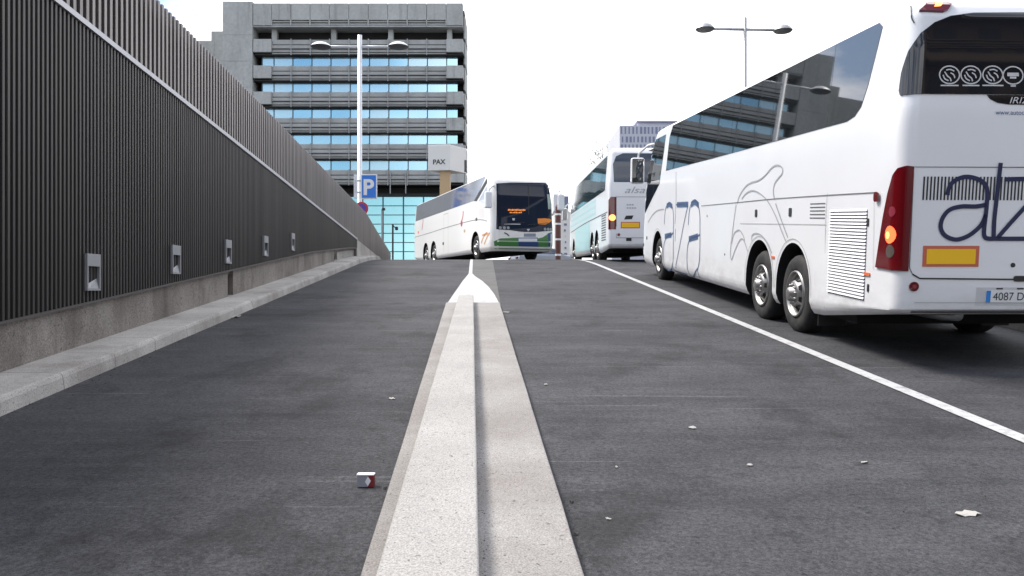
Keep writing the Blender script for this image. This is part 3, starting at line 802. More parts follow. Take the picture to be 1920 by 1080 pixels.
# round stickers
for i, (cx, cy) in enumerate(((1779, 141), (1819, 141), (1860, 141), (1898, 142))):
    x, z = A.pr(cx, cy); st = empty('window_sticker'); st.parent = A.root
    ring = [(x+.094*math.cos(t*math.pi/16), z+.082*math.sin(t*math.pi/16)) for t in range(33)]
    A.stroke('ring', [ring], 'rear', M_STICK, .012, .012, smooth=False, parent=st)
    if i < 3:
        rnd = random.Random(i+3)
        A.stroke('emblem', [[(x-.045, z+.03), (x-.02, z-.01), (x+.005, z-.03), (x+.015, z-.06)], [(x-.03, z+.045), (x+.01, z+.05), (x+.045, z+.035)], [(x+.01, z+.02), (x+.04, z+.0), (x+.05, z-.03)], [(x-.06, z), (x-.045, z-.035), (x-.01, z-.055)]], 'rear', M_STICK, .012, .012, parent=st)
    else:
        A.part('emblem', [rect(x-.055, x+.055, z-.008, z+.025), rect(x-.03, x+.03, z-.03, z-.012)], 'rear', M_STICK, .012, depth=0, parent=st)
    wd = (.085, .08, .10, .025)[i]
    A.part('caption', rect(x-wd, x+wd, z-.105, z-.092), 'rear', M_STICK, .012, depth=0, parent=st)
# tail lights
for sd in (-1, 1):
    tl = empty('tail_light'); tl.parent = A.root
    q = .14*math.pi/2
    shape = [(1.175, .96), (1.175, 1.2), (1.168, 1.94), (1.22, 1.95), (1.30, 1.93), (1.37, 1.86), (1.45, 1.70), (1.53, 1.45), (1.60, 1.15), (1.64, .97)]
    A.part('lens', shape, 'wrapr', M_RED, .018, sd, .03, .025, tl, True)
    lamp = [(1.37+.085*math.cos(t*math.pi/8), 1.30+.085*math.sin(t*math.pi/8)) for t in range(16)]
    A.part('brake_lamp', lamp, 'wrapr', M_REDL, .021, sd, .03, .004, tl, True)
    A.part('lamp_core', disc(1.40, 1.295, .035, 12), 'wrapr', M_ORL, .0235, sd, .03, .003, tl, True)
    A.part('reversing_lamp', disc(1.36, 1.14, .065, 16), 'wrapr', mat('clear_lens', (.10, .08, .07), .2), .021, sd, .03, .004, tl, True)
    A.part('fog_lamp', disc(1.35, 1.52, .05, 16), 'wrapr', mat('pale_lens', (.25, .03, .05), .2), .021, sd, .03, .004, tl, True)
    # high level lamps
    hl = [A.pr(*p) for p in ((1724, 22), (1737, 8), (1748, -6), (1778, -6), (1777, 20), (1768, 24))]
    hl = [(abs(a), z) for a, z in hl]
    h = empty('high_brake_light'); h.parent = A.root
    A.part('lens', hl, 'wrapr', M_RED, .025, sd, .03, .03, h)
    hc = [(abs(a), z) for a, z in [A.pr(*p) for p in ((1750, 16), (1750, -3), (1762, -5), (1768, 4), (1762, 15))]]
    A.part('lamp_core', hc, 'wrapr', M_ORL, .029, sd, .03, .004, h)
# spoiler cap line
A.stroke('spoiler_seam', [[(1.275-.14, 3.50), (1.275-.1, 3.36), (1.275-.14+.02, 3.28)]], 'wrapr', M_INK, .012, .006, -1)
# engine cover seams
zt, zb = A.pr(1720, 313)[1], A.pr(1720, 522)[1]; xl = -1.165
cov = [(0, zt), (xl, zt), (xl, zb+.10), (xl+.03, zb+.04), (xl+.10, zb), (0, zb-.01)]
A.stroke('engine_cover_seam', [cov, mir(cov)], 'rear', M_SEAM, .008, smooth=False)
A.stroke('engine_cover_seam', [cov[3:]], 'rear', M_INK, .014, .0075, smooth=False)
# vent strokes
zv0, zv1 = A.pr(1730, 375)[1], A.pr(1730, 331)[1]
vp = []
x = A.pr(1730, 350)[0]
while x < -A.pr(1730, 350)[0]:
    vp.append([(x, zv0), (x+.016, zv0), (x+.019, zv1), (x+.003, zv1)]); x += .0335
A.part('rear_vent', vp, 'rear', M_INK, .004, cell=0, depth=0)
# big logo
q2 = lambda pts: pr([(1500+x/2.25, 180+y/2.25) for x, y in pts])
A.stroke('logo', [q2([(620, 418), (628, 385), (650, 358), (690, 342), (730, 345), (765, 360), (785, 385), (788, 430), (782, 500), (775, 560), (776, 590), (790, 601), (830, 602), (945, 602), (1080, 602)]),
                  q2([(785, 458), (740, 466), (680, 466), (630, 480), (600, 515), (592, 555), (610, 588), (650, 605), (690, 598), (730, 575), (765, 540), (782, 500)]),
                  q2([(845, 282), (838, 340), (828, 430), (818, 520), (815, 596)]), q2([(862, 352), (945, 350), (1075, 350)]), q2([(1075, 352), (990, 425), (900, 520), (830, 600)]),
                  q2([(1110, 418), (1120, 380), (1150, 350), (1200, 342), (1245, 355), (1270, 400), (1268, 500), (1262, 570), (1280, 602)]),
                  q2([(1268, 460), (1200, 466), (1130, 480), (1095, 520), (1092, 565), (1120, 598), (1170, 604), (1220, 580), (1258, 530)])], 'rear', M_NAVY, .041, .0085)
for sd in (0, 1):
    o0, o1 = A.pr(1729, 500), A.pr(1836, 461); i0, i1 = A.pr(1736, 495), A.pr(1829, 467)
    ro, ri = rect(o0[0], o1[0], o0[1], o1[1]), rect(i0[0], i1[0], i0[1], i1[1])
    if sd: ro, ri = mir(ro), mir(ri)
    rf = A.part('rear_reflector', ro, 'rear', M_ORRED, .006); A.part('yellow_field', ri, 'rear', M_YEL, .009, depth=.002, parent=rf)
    x, z = A.pr(1713, 537); x = -x if sd else x
    A.part('round_reflector', disc(x, z, .045), 'rear', M_RED, .014); A.part('round_reflector_core', disc(x, z, .02), 'rear', mat('pale_lens', (.25, .03, .05), .2), .018, depth=.003)
# plate
x0, z0 = A.pr(1846, 570); x1, z1 = A.pr(1846, 541)
pz = (z0+z1)/2; hh = .058
A.part('plate_recess', rect(x0-.09, -x0+.09-.12, pz-.085, pz+.085), 'rear', mat('recess_white', g(.55), .5), .003)
pl = A.part('number_plate', rect(x0, x0+.52, pz-hh, pz+hh), 'rear', M_PLATE, .010)
A.part('plate_band', rect(x0+.002, x0+.045, pz-hh+.002, pz+hh-.002), 'rear', M_EU, .013, depth=.002, parent=pl)
A.text('plate_number', '4087 DRL', 'rear', M_INK, (x0+.068, pz-.037), .108, .0125, parent=pl, sx=.93)
A.part('plate_lamp', [rect(x0+.10, x0+.16, pz+.068, pz+.08), rect(x0+.30, x0+.36, pz+.068, pz+.08)], 'rear', M_INK, .008)
x, z = A.pr(1899, 497); A.part('keyhole', disc(x, z, .022, 12), 'rear', M_INK, .006)
A.part('cover_handle', rrect(-.16, .16, zb-.03, zb+.025, .02), 'rear', M_INK, .008)
A.stroke('bumper_seam', [[(-1.1, .66), (0, .66), (1.1, .66)]], 'rear', M_SEAML, .006, smooth=False)
A.part('rear_lip', rect(-1.12, 1.12, .56, .575), 'rear', M_INK, .004)
b = MB(); b.tube([(-.5, .3, .50), (-.5, .6, .47), (-.5, 1.3, .45)], .055, 12); b.build('exhaust', M_STEEL, A.root, True)
# wiper on the driver side and mirror
for sd in (-1, 1): coach_mirror(A, sd, z=2.30, drop=.66, out=.27, hw=.17)


# ================================================================== coach coming over the crest
fwd = Vector((.329, -.944, 0)).normalized(); rgt = fwd.cross(Vector((0, 0, 1)))
L2 = 13.6
org = Vector((-.757, 30.5, gz(34)))-rgt*1.275-fwd*L2
mB = build_matrix(org, (fwd.x, fwd.y), 0)
FR2 = [(.30, .16), (.45, .05), (.7, 0), (1.2, .01), (1.7, .06), (2.6, .17), (3.1, .28), (3.25, .36), (3.38, .55), (3.48, .85), (3.56, 1.3), (3.61, 1.9), (3.64, 2.6)]
B = Coach(mB, L2, H=3.36, front=FR2, Rf=.30, Rr=.30)
B.root = empty('coach', mtx=mB); bpy.context.view_layer.update()
tag(B.root, 'white coach with green and blue bumper facing us as it comes over the crest', 'coach', 'white coaches')
c6 = lambda x, y: (760+x/4.5, 260+y/4.5)
ax = [B.pf(1, *c6(590, 850))[0], B.pf(1, *c6(237, 930))[0], B.pf(1, *c6(172, 930))[0]]
M_IVORY = mat('ivory_paint', (.80, .775, .73), .3, coat=.35)
B.body([(y, .58, .56) for y in ax], M_IVORY)
for y in ax:
    for sd in (-1, 1): put_wheel(B, y, sd, steer=0)
b = MB(); b.box((-1.0, .7, .25), (1.0, 13.2, .46)); b.build('chassis', M_HOLE, B.root)
sg = [B.pf(1, *c6(*p)) for p in ((72, 702), (150, 690), (370, 600), (590, 527))]
yfr = B.pf(1, *c6(688, 345))[0]
zb_ = sum(p[1] for p in sg)/4
yrear = .45
def split_windows(c, side, m, y0, y1, z0, z1, n, slant=0, off=.006):
    for i in range(n):
        a, d = y0+(y1-y0)*i/n+.012, y0+(y1-y0)*(i+1)/n-.012
        p = [(a, z0), (d, z0), (d, z1), (a, z1)]
        if i == n-1 and slant: p = [(a, z0), (d, z0), (d+slant, z1), (a, z1)]
        c.part('window', p, 'flank', m, off, side, .25, .02)
for sd in (-1, 1): split_windows(B, sd, M_GLASSL, yrear, sg[-1][0]-.04, zb_, 3.20, 6, yfr-sg[-1][0]-.1)
pil = [(lambda q_: (q_[0], min(q_[1], 3.22)))(B.pf(1, *c6(*p))) for p in ((580, 525), (602, 528), (690, 372), (690, 335))]
for sd in (-1, 1):
    B.part('side_blade', pil, 'flank', M_INK, .012, sd, .1)
    B.part('driver_window', [B.pf(1, *c6(*p)) for p in ((618, 528), (672, 545), (690, 430), (688, 400))], 'flank', M_GLASSL, .008, sd, .1)
for ln in ([(80, 832), (190, 800), (330, 755), (480, 712), (570, 690), (640, 684), (690, 695)], [(325, 640), (325, 965)], [(362, 630), (362, 965)], [(325, 640), (362, 628)]):
    B.stroke('panel_seam', [[B.pf(1, *c6(*p)) for p in ln]], 'flank', M_SEAM, .02 if len(ln) > 3 else .012, side=1, smooth=len(ln) > 3)
for p, m_ in (((500, 778), M_TAN), ((320, 885), M_INK), ((110, 790), M_ORANGE), ((600, 680), M_SEAM)):
    y, z = B.pf(1, *c6(*p)); B.part('side_badge', rrect(y-.12, y+.12, z-.06, z+.06, .03), 'flank', m_, .006, 1)
for k, ln in enumerate(([(470, 718), (485, 660), (490, 610)], [(140, 770), (150, 700), (148, 680)])):
    B.stroke('red_graphic', [[B.pf(1, *c6(*p)) for p in ln]], 'flank', mat('red_vinyl', (.60, .12, .12), .5), .09, side=1)
for ln in ([(640, 880), (665, 820), (690, 790)], [(665, 890), (690, 830), (712, 795)], [(650, 815), (700, 800)]):
    B.stroke('orange_graphic', [[B.pf(1, *c6(*p)) for p in ln]], 'flank', mat('orange_vinyl', (.72, .36, .16), .5), .07, side=1)
y, z = B.pf(1, *c6(475, 715)); B.part('side_badge', disc(y, z, .13, 16), 'flank', mat('crimson', (.45, .03, .08), .5), .008, 1)
# front
fp = lambda pts: [B.pfr(*c6(*p)) for p in pts]
ws = fp([(768, 378), (900, 370), (1180, 374), (1210, 392), (1232, 470), (1250, 600), (1258, 775), (1100, 788), (1000, 788), (880, 772), (768, 765)])
xl_, xr_ = min(p[0] for p in ws), max(p[0] for p in ws)
cx_ = (xl_+xr_)/2
ws = [(max(-1.22, min(1.22, x)), z) for x, z in ws]
M_GLF = mat('front_glass', (.012, .018, .035), .05, ior=1.38)
B.part('windscreen', ws, 'front', M_GLF, .008, 1, .08, .02, smooth=True)
B.stroke('windscreen_divider', [fp([(1035, 385), (1040, 520), (1040, 640)])], 'front', M_INK, .03, .013)
B.part('cab_curtain', fp([(1195, 470), (1222, 470), (1238, 595), (1205, 595)]), 'front', mat('pale_curtain', (.42, .48, .44), .8), .014, depth=0)
B.part('driver', [rrect(*sorted((B.pfr(*c6(1100, 500))[0], B.pfr(*c6(1150, 500))[0])), B.pfr(*c6(1125, 555))[1], B.pfr(*c6(1125, 420))[1], .08)], 'front', mat('cab_reflection', (.20, .24, .32), .6), .014, depth=0) if False else None
rnd = random.Random(4)
def led(name, x0, x1, y0, y1, n, parent=None):
    ps = []; x = x0
    for i in range(n):
        w_ = (x1-x0)/n
        if rnd.random() < .88: ps.append(fp([(x, y1), (x+w_*.62, y1), (x+w_*.62, y0+rnd.choice((0, 0, 4))), (x, y0+rnd.choice((0, 3)))]))
        x += w_
    return B.part(name, ps, 'front', mat('led_orange', (.9, .3, .05), .5, emit=(1, .30, .05), estr=.35), .014, depth=0, cell=0)
led('destination_display', 865, 1015, 594, 609, 13); led('destination_display', 880, 985, 617, 629, 8)
leaf = fp([(1115, 675), (1180, 672), (1250, 682), (1215, 710), (1180, 725), (1118, 722)])
B.part('orange_emblem', leaf, 'front', mat('orange_emblem', (.85, .26, .03), .5), .014, depth=0)
B.stroke('chrome_strip', [fp([(832, 720), (970, 722)])], 'front', M_STICK, .03, .014, smooth=False)
B.part('front_badge', fp([(900, 672), (925, 672), (920, 690), (905, 690)]), 'front', M_STICK, .014, depth=0)
B.part('front_badge', fp([(1022, 762), (1050, 762), (1036, 785)]), 'front', M_STICK, .014, depth=0)
for a in (800, 835, 868, 1178, 1205, 1230):
    x, z = B.pfr(*c6(a, 752 if a < 1000 else 764)); x = max(-1.15, min(1.15, x)); B.part('headlight', disc(x, z, .055, 12), 'front', M_LFR, .016)
gr_, bl_ = mat('green_paint', (.05, .20, .045), .35, coat=.3), mat('blue_paint', (.025, .06, .19), .35, coat=.3)
zlo = .36
def fpc(pts): return [(max(-1.20, min(1.20, x)), max(zlo, z)) for x, z in fp(pts)]
B.part('bumper_panel', fpc([(752, 865), (800, 842), (950, 835), (950, 965), (752, 965)]), 'front', gr_, .006)
B.part('bumper_panel', fpc([(950, 835), (1118, 835), (1118, 965), (950, 965)]), 'front', bl_, .006)
B.part('bumper_panel', fpc([(1118, 842), (1160, 832), (1200, 805), (1200, 965), (1118, 965)]), 'front', gr_, .006)
B.part('bumper_panel', fpc([(1200, 800), (1230, 790), (1270, 790), (1270, 965), (1200, 965)]), 'front', bl_, .006)
B.part('number_plate', fp([(955, 868), (1112, 868), (1112, 842), (955, 842)]), 'front', M_PLATE, .016)
B.part('grille', fp([(1000, 800), (1100, 800), (1100, 828), (1000, 828)]), 'front', mat('grille_grey', (.25, .27, .33), .6), .010)
x, z = B.pfr(*c6(855, 810)); B.stroke('tow_badge', [[(x-.1, z-.05), (x, z+.03), (x+.1, z+.07)]], 'front', M_INK, .04, .012)
B.stroke('wiper', [[(1.0, 1.28), (.4, 1.33), (-.05, 1.38)], [(-.15, 1.28), (-.6, 1.33), (-1.0, 1.38)]], 'front', M_INK, .018, .02)
for sd in (-1, 1): coach_mirror(B, sd, z=1.85, drop=.62)

# ================================================================== coach ahead of the near one
mD = build_matrix(Vector((3.06, 26, gz(26)+.02))+Vector((1.275, 0, 0)), (-.024, 1), .022)
D = Coach(mD, 13.4, H=3.72)
D.root = empty('coach', mtx=mD); bpy.context.view_layer.update()
tag(D.root, 'white coach with pale turquoise lower sides parked ahead of the big near coach', 'coach', 'white coaches')
ax = [2.9, 4.25, 11.0]
D.body([(y, .58, .56) for y in ax])
for y in ax:
    for sd in (-1, 1): put_wheel(D, y, sd)
b = MB(); b.box((-1.0, .9, .30), (1.0, 12.2, .46)); b.build('chassis', M_HOLE, D.root)
zw = D.pf(-1, 1137, 355)[1]
for sd in (-1, 1): split_windows(D, sd, M_SIDEG, .75, 12.4, zw, 3.46, 6)
M_TEAL = mat('turquoise_paint', (.52, .74, .76), .35, coat=.3)
M_TEAL2 = mat('pale_turquoise', (.66, .80, .82), .35, coat=.3)
zc_ = D.pf(-1, 1130, 402)[1]
for i in range(6):
    za = zc_+(zw-.05-zc_)*i/6; D.part('turquoise_band', rect(3.2-.0*i, 12.6-.1*i, za+.01, za+(zw-.05-zc_)/6-.02), 'flank', M_TEAL if i % 2 else M_TEAL2, .004, -1, .3, 0)
D.part('turquoise_band', rect(5.0, 10.25, .50, zc_-.03), 'flank', M_TEAL, .004, -1, .3, 0)
D.stroke('panel_seam', [[(.2, zc_), (6, zc_), (12.4, zc_-.1)]], 'flank', M_SEAM, .03, smooth=False)
D.part('engine_grille', [rect(.55, 1.6, .7+i*.08, .74+i*.08) for i in range(11)], 'flank', M_SEAM, .005, cell=0, depth=0)
D.part('rear_window', [(-1.10, 2.52), (1.10, 2.52), (1.12, 3.1), (1.02, 3.35), (.8, 3.45), (-.8, 3.45), (-1.02, 3.35), (-1.12, 3.1)], 'rear', mat('bus_glass_blue', (.02, .035, .06), .05, ior=1.6), .006, -1, .1, .02, smooth=True)
for sd in (-1, 1):
    x0, z0 = D.pr(1155, 430); x1, z1 = D.pr(1144, 369)
    xa, xb = abs(x0), 1.255
    tl = D.part('tail_light', [(xa, z0), (xb, z0), (xb, z1-.1), (xb-.06, z1), (xa, z1)] if sd > 0 else [(-xa, z0), (-xb, z0), (-xb, z1-.1), (-xb+.06, z1), (-xa, z1)], 'rear', M_RED, .012)
    D.part('brake_lamp', disc(sd*(xa+xb)/2, D.pr(1147, 408)[1], .10, 14), 'rear', M_ORL, .018, depth=.004, parent=tl)
    x, z = D.pr(1160, 440); D.part('round_reflector', disc(sd*abs(x), z, .05, 12), 'rear', M_RED, .012)
o0, o1 = D.pr(1164, 428), D.pr(1200, 416); rf = D.part('rear_reflector', rect(o0[0], o1[0], o0[1], o1[1]), 'rear', M_ORRED, .006)
D.part('yellow_field', rect(o0[0]+.03, o1[0]-.03, o0[1]+.03, o1[1]-.03), 'rear', M_YEL, .009, depth=.002, parent=rf)
rf = D.part('rear_reflector', rect(-o1[0]+.05, -o0[0], o0[1], o1[1]), 'rear', M_ORRED, .006)
x, z = D.pr(1170, 362); D.text('lettering', 'alsa', 'rear', M_GREYV, (x, z), .30, .008, shear=.35, sx=1.5)
for i in range(2):
    x, z = D.pr(1175, 384+6*i); D.part('caption', [rect(x+k*.08, x+k*.08+.06, z-.02, z+.02) for k in range(3+i)], 'rear', M_GREYV, .006, depth=0, cell=0)
x, z = D.pr(1176, 408); D.part('emblem', [(x-.10, z-.06), (x+.15, z-.05), (x+.20, z+.07), (x-.04, z+.06)], 'rear', M_INK, .006, depth=0)
x, z = D.pr(1177, 449); D.part('number_plate', rect(x-.05, x+.12, z-.05, z+.05), 'rear', M_INK, .008)
D.stroke('engine_cover_seam', [[(-1.02, .75), (-1.02, 2.05), (1.02, 2.05), (1.02, .75), (-1.02, .75)]], 'rear', M_SEAM, .015, smooth=False)
for sd in (-1, 1): coach_mirror(D, sd, z=2.1, drop=.6)

# ================================================================== office building
ZB = 113.0; SB = F/ZB
gB = gz(50)
bld = empty('office_building', ((670-960)/SB, ZB, gB))
tag(bld, 'grey concrete office block with bands of blue glass behind the dark wall', 'building')
bpy.context.view_layer.update()
def wx_(px_): return (px_-960)/SB
def wz_(py_): return EYE+(540-py_)/SB
def bb(b, x0, x1, y0, y1, d0, d1): return b.box((wx_(x0), ZB+d0, wz_(y1)), (wx_(x1), ZB+d1, wz_(y0)))
def part(name, b, m): return par(b.build(name, m), bld)
b = MB(); bb(b, 474, 869, 9, 524, 2.4, 8); part('core', b, M_BDARK)
b = MB(); b.box((wx_(419), ZB-.3, gB), (wx_(474.5), ZB+24, wz_(4))); part('stair_tower', b, M_BCON)
b = MB(); b.box((wx_(386), ZB+2, gB), (wx_(418.8), ZB+20, wz_(50))); part('side_wing', b, M_BCON)
b = MB(); b.box((wx_(150), ZB+4, gB), (wx_(385.8), ZB+20, wz_(60))); part('side_wing', b, M_BCON)
b = MB()
for yy in (66, 115, 164, 213, 262, 311): b.box((wx_(419)-.02, ZB-.33, wz_(yy)-.04), (wx_(474.4), ZB-.28, wz_(yy)+.04))
part('board_joints', b, M_BCOND)
b = MB(); bb(b, 567, 734, -6, 6, 4, 16); part('roof_plant', b, mat('plant_white', (.45, .46, .50), .7))
# parapet
vx = [510, 546, 582, 618, 654.4, 690.9, 727.3, 763.8, 800.2, 836.7]
b = MB()
edges = [475]+vx+[868]
for i, (a, c) in enumerate(zip(edges, edges[1:])):
    b.box((wx_(a)+.03, ZB-.2, wz_(38 if 0 < i < len(edges)-2 else 50)), (wx_(c)-.03, ZB+.6, wz_(7)))
bb(b, 475, 868, 8, 49, .2, .7); part('parapet', b, M_BCON)
b = MB()
for yy in (41, 46): bb(b, 510, 836, yy-1.2, yy+1, -.1, .3)
for x in vx: b.box((wx_(x)-.09, ZB-.28, wz_(49)), (wx_(x)+.09, ZB-.1, wz_(38)))
part('louvre_band', b, M_BCOND)
b = MB(); bb(b, 475, 868, 48.5, 51.5, -.2, 3); part('soffit', b, M_BCOND)
for x in (511, 623, 731, 842):
    b = MB(); b.box((wx_(x)-.35, ZB+.8, wz_(73)), (wx_(x)+.35, ZB+1.6, wz_(50))); part('column', b, M_BCON)
for k in range(6):
    y0 = 73 + (49.6 if k else 0) + 48.8*(k-1)*(k > 0); y1 = 103.5+48.8*k
    if k: y0 = 122.5+48.8*(k-1)
    ye = 345 if k == 5 else y1-1
    b = MB()
    bb(b, 510, 836.5, y0+1, y0+9.5, .15, .8); bb(b, 510, 836.5, y0+11.5, y0+17, .05, .8)
    bb(b, 510, 836.5, y0+19.5, y0+24.0, .15, .8); bb(b, 510, 836.5, y0+26.5, y1-1.5, .05, .8); bb(b, 510, 836.5, y0+1, y1-1.5, .5, 2.3)
    part('spandrel', b, M_BCOND)
    b = MB()
    for x in vx[1:-1]: b.box((wx_(x)-.07, ZB-.12, wz_(y1)), (wx_(x)+.07, ZB+.05, wz_(y0)))
    bb(b, 510, 836.5, y0+16.8, y0+17.8, -.05, .05)
    part('spandrel_ribs', b, M_MULL)
    for a, c in ((475.5, 509.5), (837, 868.5)):
        b = MB(); bb(b, a, c, y0+1, y1-5, -.25, 1.2); o = part('balcony_panel', b, M_BCON); bevel(o, .05, 1)
    b = MB(); bb(b, 475.5, 870, y1-2, y1-.2, -.05, 2.3); part('slab_edge', b, M_BDARK)
    if k < 5:
        wy0, wy1 = y1, y1+19.2
        ex = [488, 510.3]+vx[1:]+[858]
        for i, (a, c) in enumerate(zip(ex, ex[1:])):
            b = MB(); b.box((wx_(a)+.07, ZB+.9, wz_(wy1)), (wx_(c)-.07, ZB+.95, wz_(wy0)))
            o = part('window', b, M_BGLASS2 if i < 2 and k < 3 else random.choice((M_BGLASS, M_BGLASS, M_BGLASS3, M_BGLASS2)))
            b = MB(); b.box((wx_(a)-.068, ZB+.85, wz_(wy1)), (wx_(a)+.068, ZB+1.0, wz_(wy0))); fr = par(b.build('mullion', M_MULLD), o)
# stepped right flank
b = MB()
for k in range(7): 
    y0 = 25+48.8*k; bb(b, 868.5, 871.5, y0, y0+42, 1.3, 7.5)
part('flank_panels', b, M_BCON)
b = MB()
for x in (732, 761): b.box((wx_(x)-.06, ZB-.2, wz_(363)), (wx_(x)+.06, ZB, wz_(322)))
part('hanger_posts', b, M_MULL)
b = MB(); bb(b, 475, 868, 362, 367, .5, 2.2); part('lower_beam', b, M_BDARK)
cx = [560, 601, 639, 678, 716.5, 755, 793, 831, 868]
rows = [367.5+17.3*i for i in range(10)]
for a, c in zip(cx, cx[1:]):
    pn = empty('glass_bay', (wx_(a), ZB+.8, gB)); bpy.context.view_layer.update()
    b = MB()
    for r0, r1 in zip(rows, rows[1:]): b.box((wx_(a)+.09, ZB+.8, wz_(r1)+.06), (wx_(c)-.09, ZB+.86, wz_(r0)-.06))
    par(b.build('panes', M_CGLASS), pn)
    b = MB(); b.box((wx_(a)-.085, ZB+.70, gB), (wx_(a)+.085, ZB+.9, wz_(367)))
    for r0 in rows: b.box((wx_(a)+.087, ZB+.75, wz_(r0)-.055), (wx_(c)-.087, ZB+.88, wz_(r0)+.055))
    par(b.build('mullions', M_MULLD), pn)
    par(pn, bld)

# pale block far right with rows of narrow windows
ZF = 210.0; SF = F/ZF
fb = empty('far_building', ((1208-960)/SF, ZF, gz(60))); tag(fb, 'pale far off block with rows of narrow windows above the parked coaches', 'building'); bpy.context.view_layer.update()
fx = lambda p: (p-960)/SF
fz = lambda p: EYE+(540-p)/SF
b = MB(); b.box((fx(1162), ZF, gz(60)), (fx(1300), ZF+30, fz(235))); par(b.build('wall', M_FARW), fb)
b = MB(); b.box((fx(1199), ZF+3, fz(235)), (fx(1275), ZF+14, fz(226))); par(b.build('roof_deck', M_FARW), fb)
b = MB(); b.box((fx(1196), ZF+2, fz(226)), (fx(1280), ZF+16, fz(223.5))); par(b.build('roof_edge', M_FARD), fb)
rnd = random.Random(2)
for r_, (ya, yb_) in enumerate(((238, 251), (256, 267), (271, 281))):
    for i in range(12):
        x = 1164+i*7.2+(r_ % 2)*2
        b = MB(); b.box((fx(x), ZF-.05, fz(yb_)), (fx(x+rnd.choice((2.6, 3.2, 4.2))), ZF+.3, fz(ya))); par(b.build('window', M_FARD), fb)
# dark fronted terrace seen over the turquoise coach
tb = empty('terrace_building', (9.2, 75, gz(60))); tag(tb, 'white and dark brown banded building edge just above the roof of the turquoise sided coach', 'building'); bpy.context.view_layer.update()
b = MB(); b.box((9.2, 75, gz(60)), (24, 87, 14.1)); par(b.build('wall', M_FARW), tb)
for i in range(4):
    b = MB(); b.box((9.12, 75.3+i*2.9, 10.6), (9.25, 77.7+i*2.9, 13.2)); par(b.build('window', M_BROWN), tb)

# sign cube on a tan post
sc = empty('sign_cube', P(832, 400, 60)*1.0); sc.location.z = gz(60); tag(sc, 'cream cube sign reading PAX on a tan post in front of the offices', 'sign'); bpy.context.view_layer.update()
Zs = 60.0
a_ = P(844, 319, Zs); zt_ = P(844, 271, Zs).z
lv = Vector((-1.66, .28, 0)); rv = Vector((1.12, 1.8, 0))
q0, q1, q2_, q3 = a_, a_+rv, a_+rv+lv, a_+lv
b = MB(); top = lambda p: Vector((p.x, p.y, zt_)); b.hexa([q0, q1, q2_, q3, top(q0), top(q1), top(q2_), top(q3)]); o = par(b.build('box', M_SIGNW), sc); bevel(o, .03, 2)
n_ = lv.cross(Vector((0, 0, 1))).normalized(); n_ = n_ if n_.y < 0 else -n_
def flat_text(txt, size, m, org_, xd, zd=Vector((0, 0, 1)), parent=None, name='lettering', shear=0, off=0):
    cu = bpy.data.curves.new('text', 'FONT'); cu.body = txt; cu.size = size; cu.extrude = .004; cu.shear = shear; cu.offset = off
    o = bpy.data.objects.new('text', cu); C.objects.link(o); bpy.context.view_layer.update()
    me = bpy.data.meshes.new_from_object(o); bpy.data.objects.remove(o)
    xd = xd.normalized(); nn = xd.cross(zd)
    for v in me.vertices: v.co = org_+xd*v.co.x+zd*v.co.y+nn*v.co.z
    r_ = link(name, me, m)
    return par(r_, parent) if parent else r_
flat_text('PAX', .50, mat('sign_ink', (.05, .06, .05), .6), q3+n_*.012-lv*.22+Vector((0, 0, .46)), -lv, parent=sc, off=.012)
b = MB(); pc = (q0+q2_)/2-Vector((.15, .3, 0)); b.box((pc.x-.38, pc.y-.38, gz(60)), (pc.x+.38, pc.y+.38, q0.z-.002)); par(b.build('post', M_TAN), sc)
b = MB(); pp = q0+rv*.86; b.hexa([pp+Vector((0.02, -.02, .1)), pp+rv*.12+Vector((.02, -.02, .1)), pp+rv*.12+Vector((-.02, .02, .1)), pp+Vector((-.02, .02, .1)), pp+Vector((.02, -.02, 1.0)), pp+rv*.12+Vector((.02, -.02, 1.0)), pp+rv*.12+Vector((-.02, .02, 1.0)), pp+Vector((-.02, .02, 1.0))]); par(b.build('side_panel', M_INK), sc)

# ================================================================== lamp posts
def street_lamp(px_, Z, ytop, rad, yarm, xl, xr, dome, label, tilt=0, m=M_POST):
    base = P(px_, 540, Z); z0 = gz(Z); s_ = F/Z
    r_ = empty('street_lamp', (base.x, Z, z0)); tag(r_, label, 'street lamp', 'twin armed street lamps'); bpy.context.view_layer.update()
    zt = EYE+(540-ytop)/s_; za = EYE+(540-yarm)/s_
    b = MB(); b.lathe([(rad*1.8, z0), (rad*1.8, z0+.5), (rad, z0+.55), (rad*.95, zt), (.001, zt+.01)], 'z', 20, (base.x, Z, 0)); par(b.build('pole', m, smooth=True), r_)
    for x, sg_ in ((xl, -1), (xr, 1)):
        X = (x-960)/s_; zz = za-tilt*sg_*(-1)*0-(tilt if sg_ > 0 else 0)
        b = MB(); b.tube([(base.x, Z, za-(tilt/2)), (X-sg_*dome*.2, Z, zz)], .055, 10); par(b.build('arm', m, smooth=True), r_)
        h = empty('lamp_head', (X, Z, zz)); bpy.context.view_layer.update()
        b = MB(); b.lathe([(dome*1.06, -.015), (dome, .02), (dome*.90, .08), (dome*.66, .16), (dome*.36, .215), (.001, .235)], 'z', 24, (X, Z, zz)); par(b.build('dome', m, smooth=True), h)
        b = MB(); b.lathe([(dome*1.05, -.02), (dome*.9, -.07), (dome*.5, -.11), (.001, -.12)], 'z', 24, (X, Z, zz)); par(b.build('lens', M_LAMPD, smooth=True), h)
        par(h, r_)
    return r_
street_lamp(674.5, 43, 66, .125, 87, 602, 747, .52, 'white twin armed street lamp rising in front of the office block')
street_lamp(1397, 33, 33, .075, 54, 1322, 1468, .36, 'thin grey twin armed street lamp above the roof of the near coach', tilt=.06, m=M_STEEL)
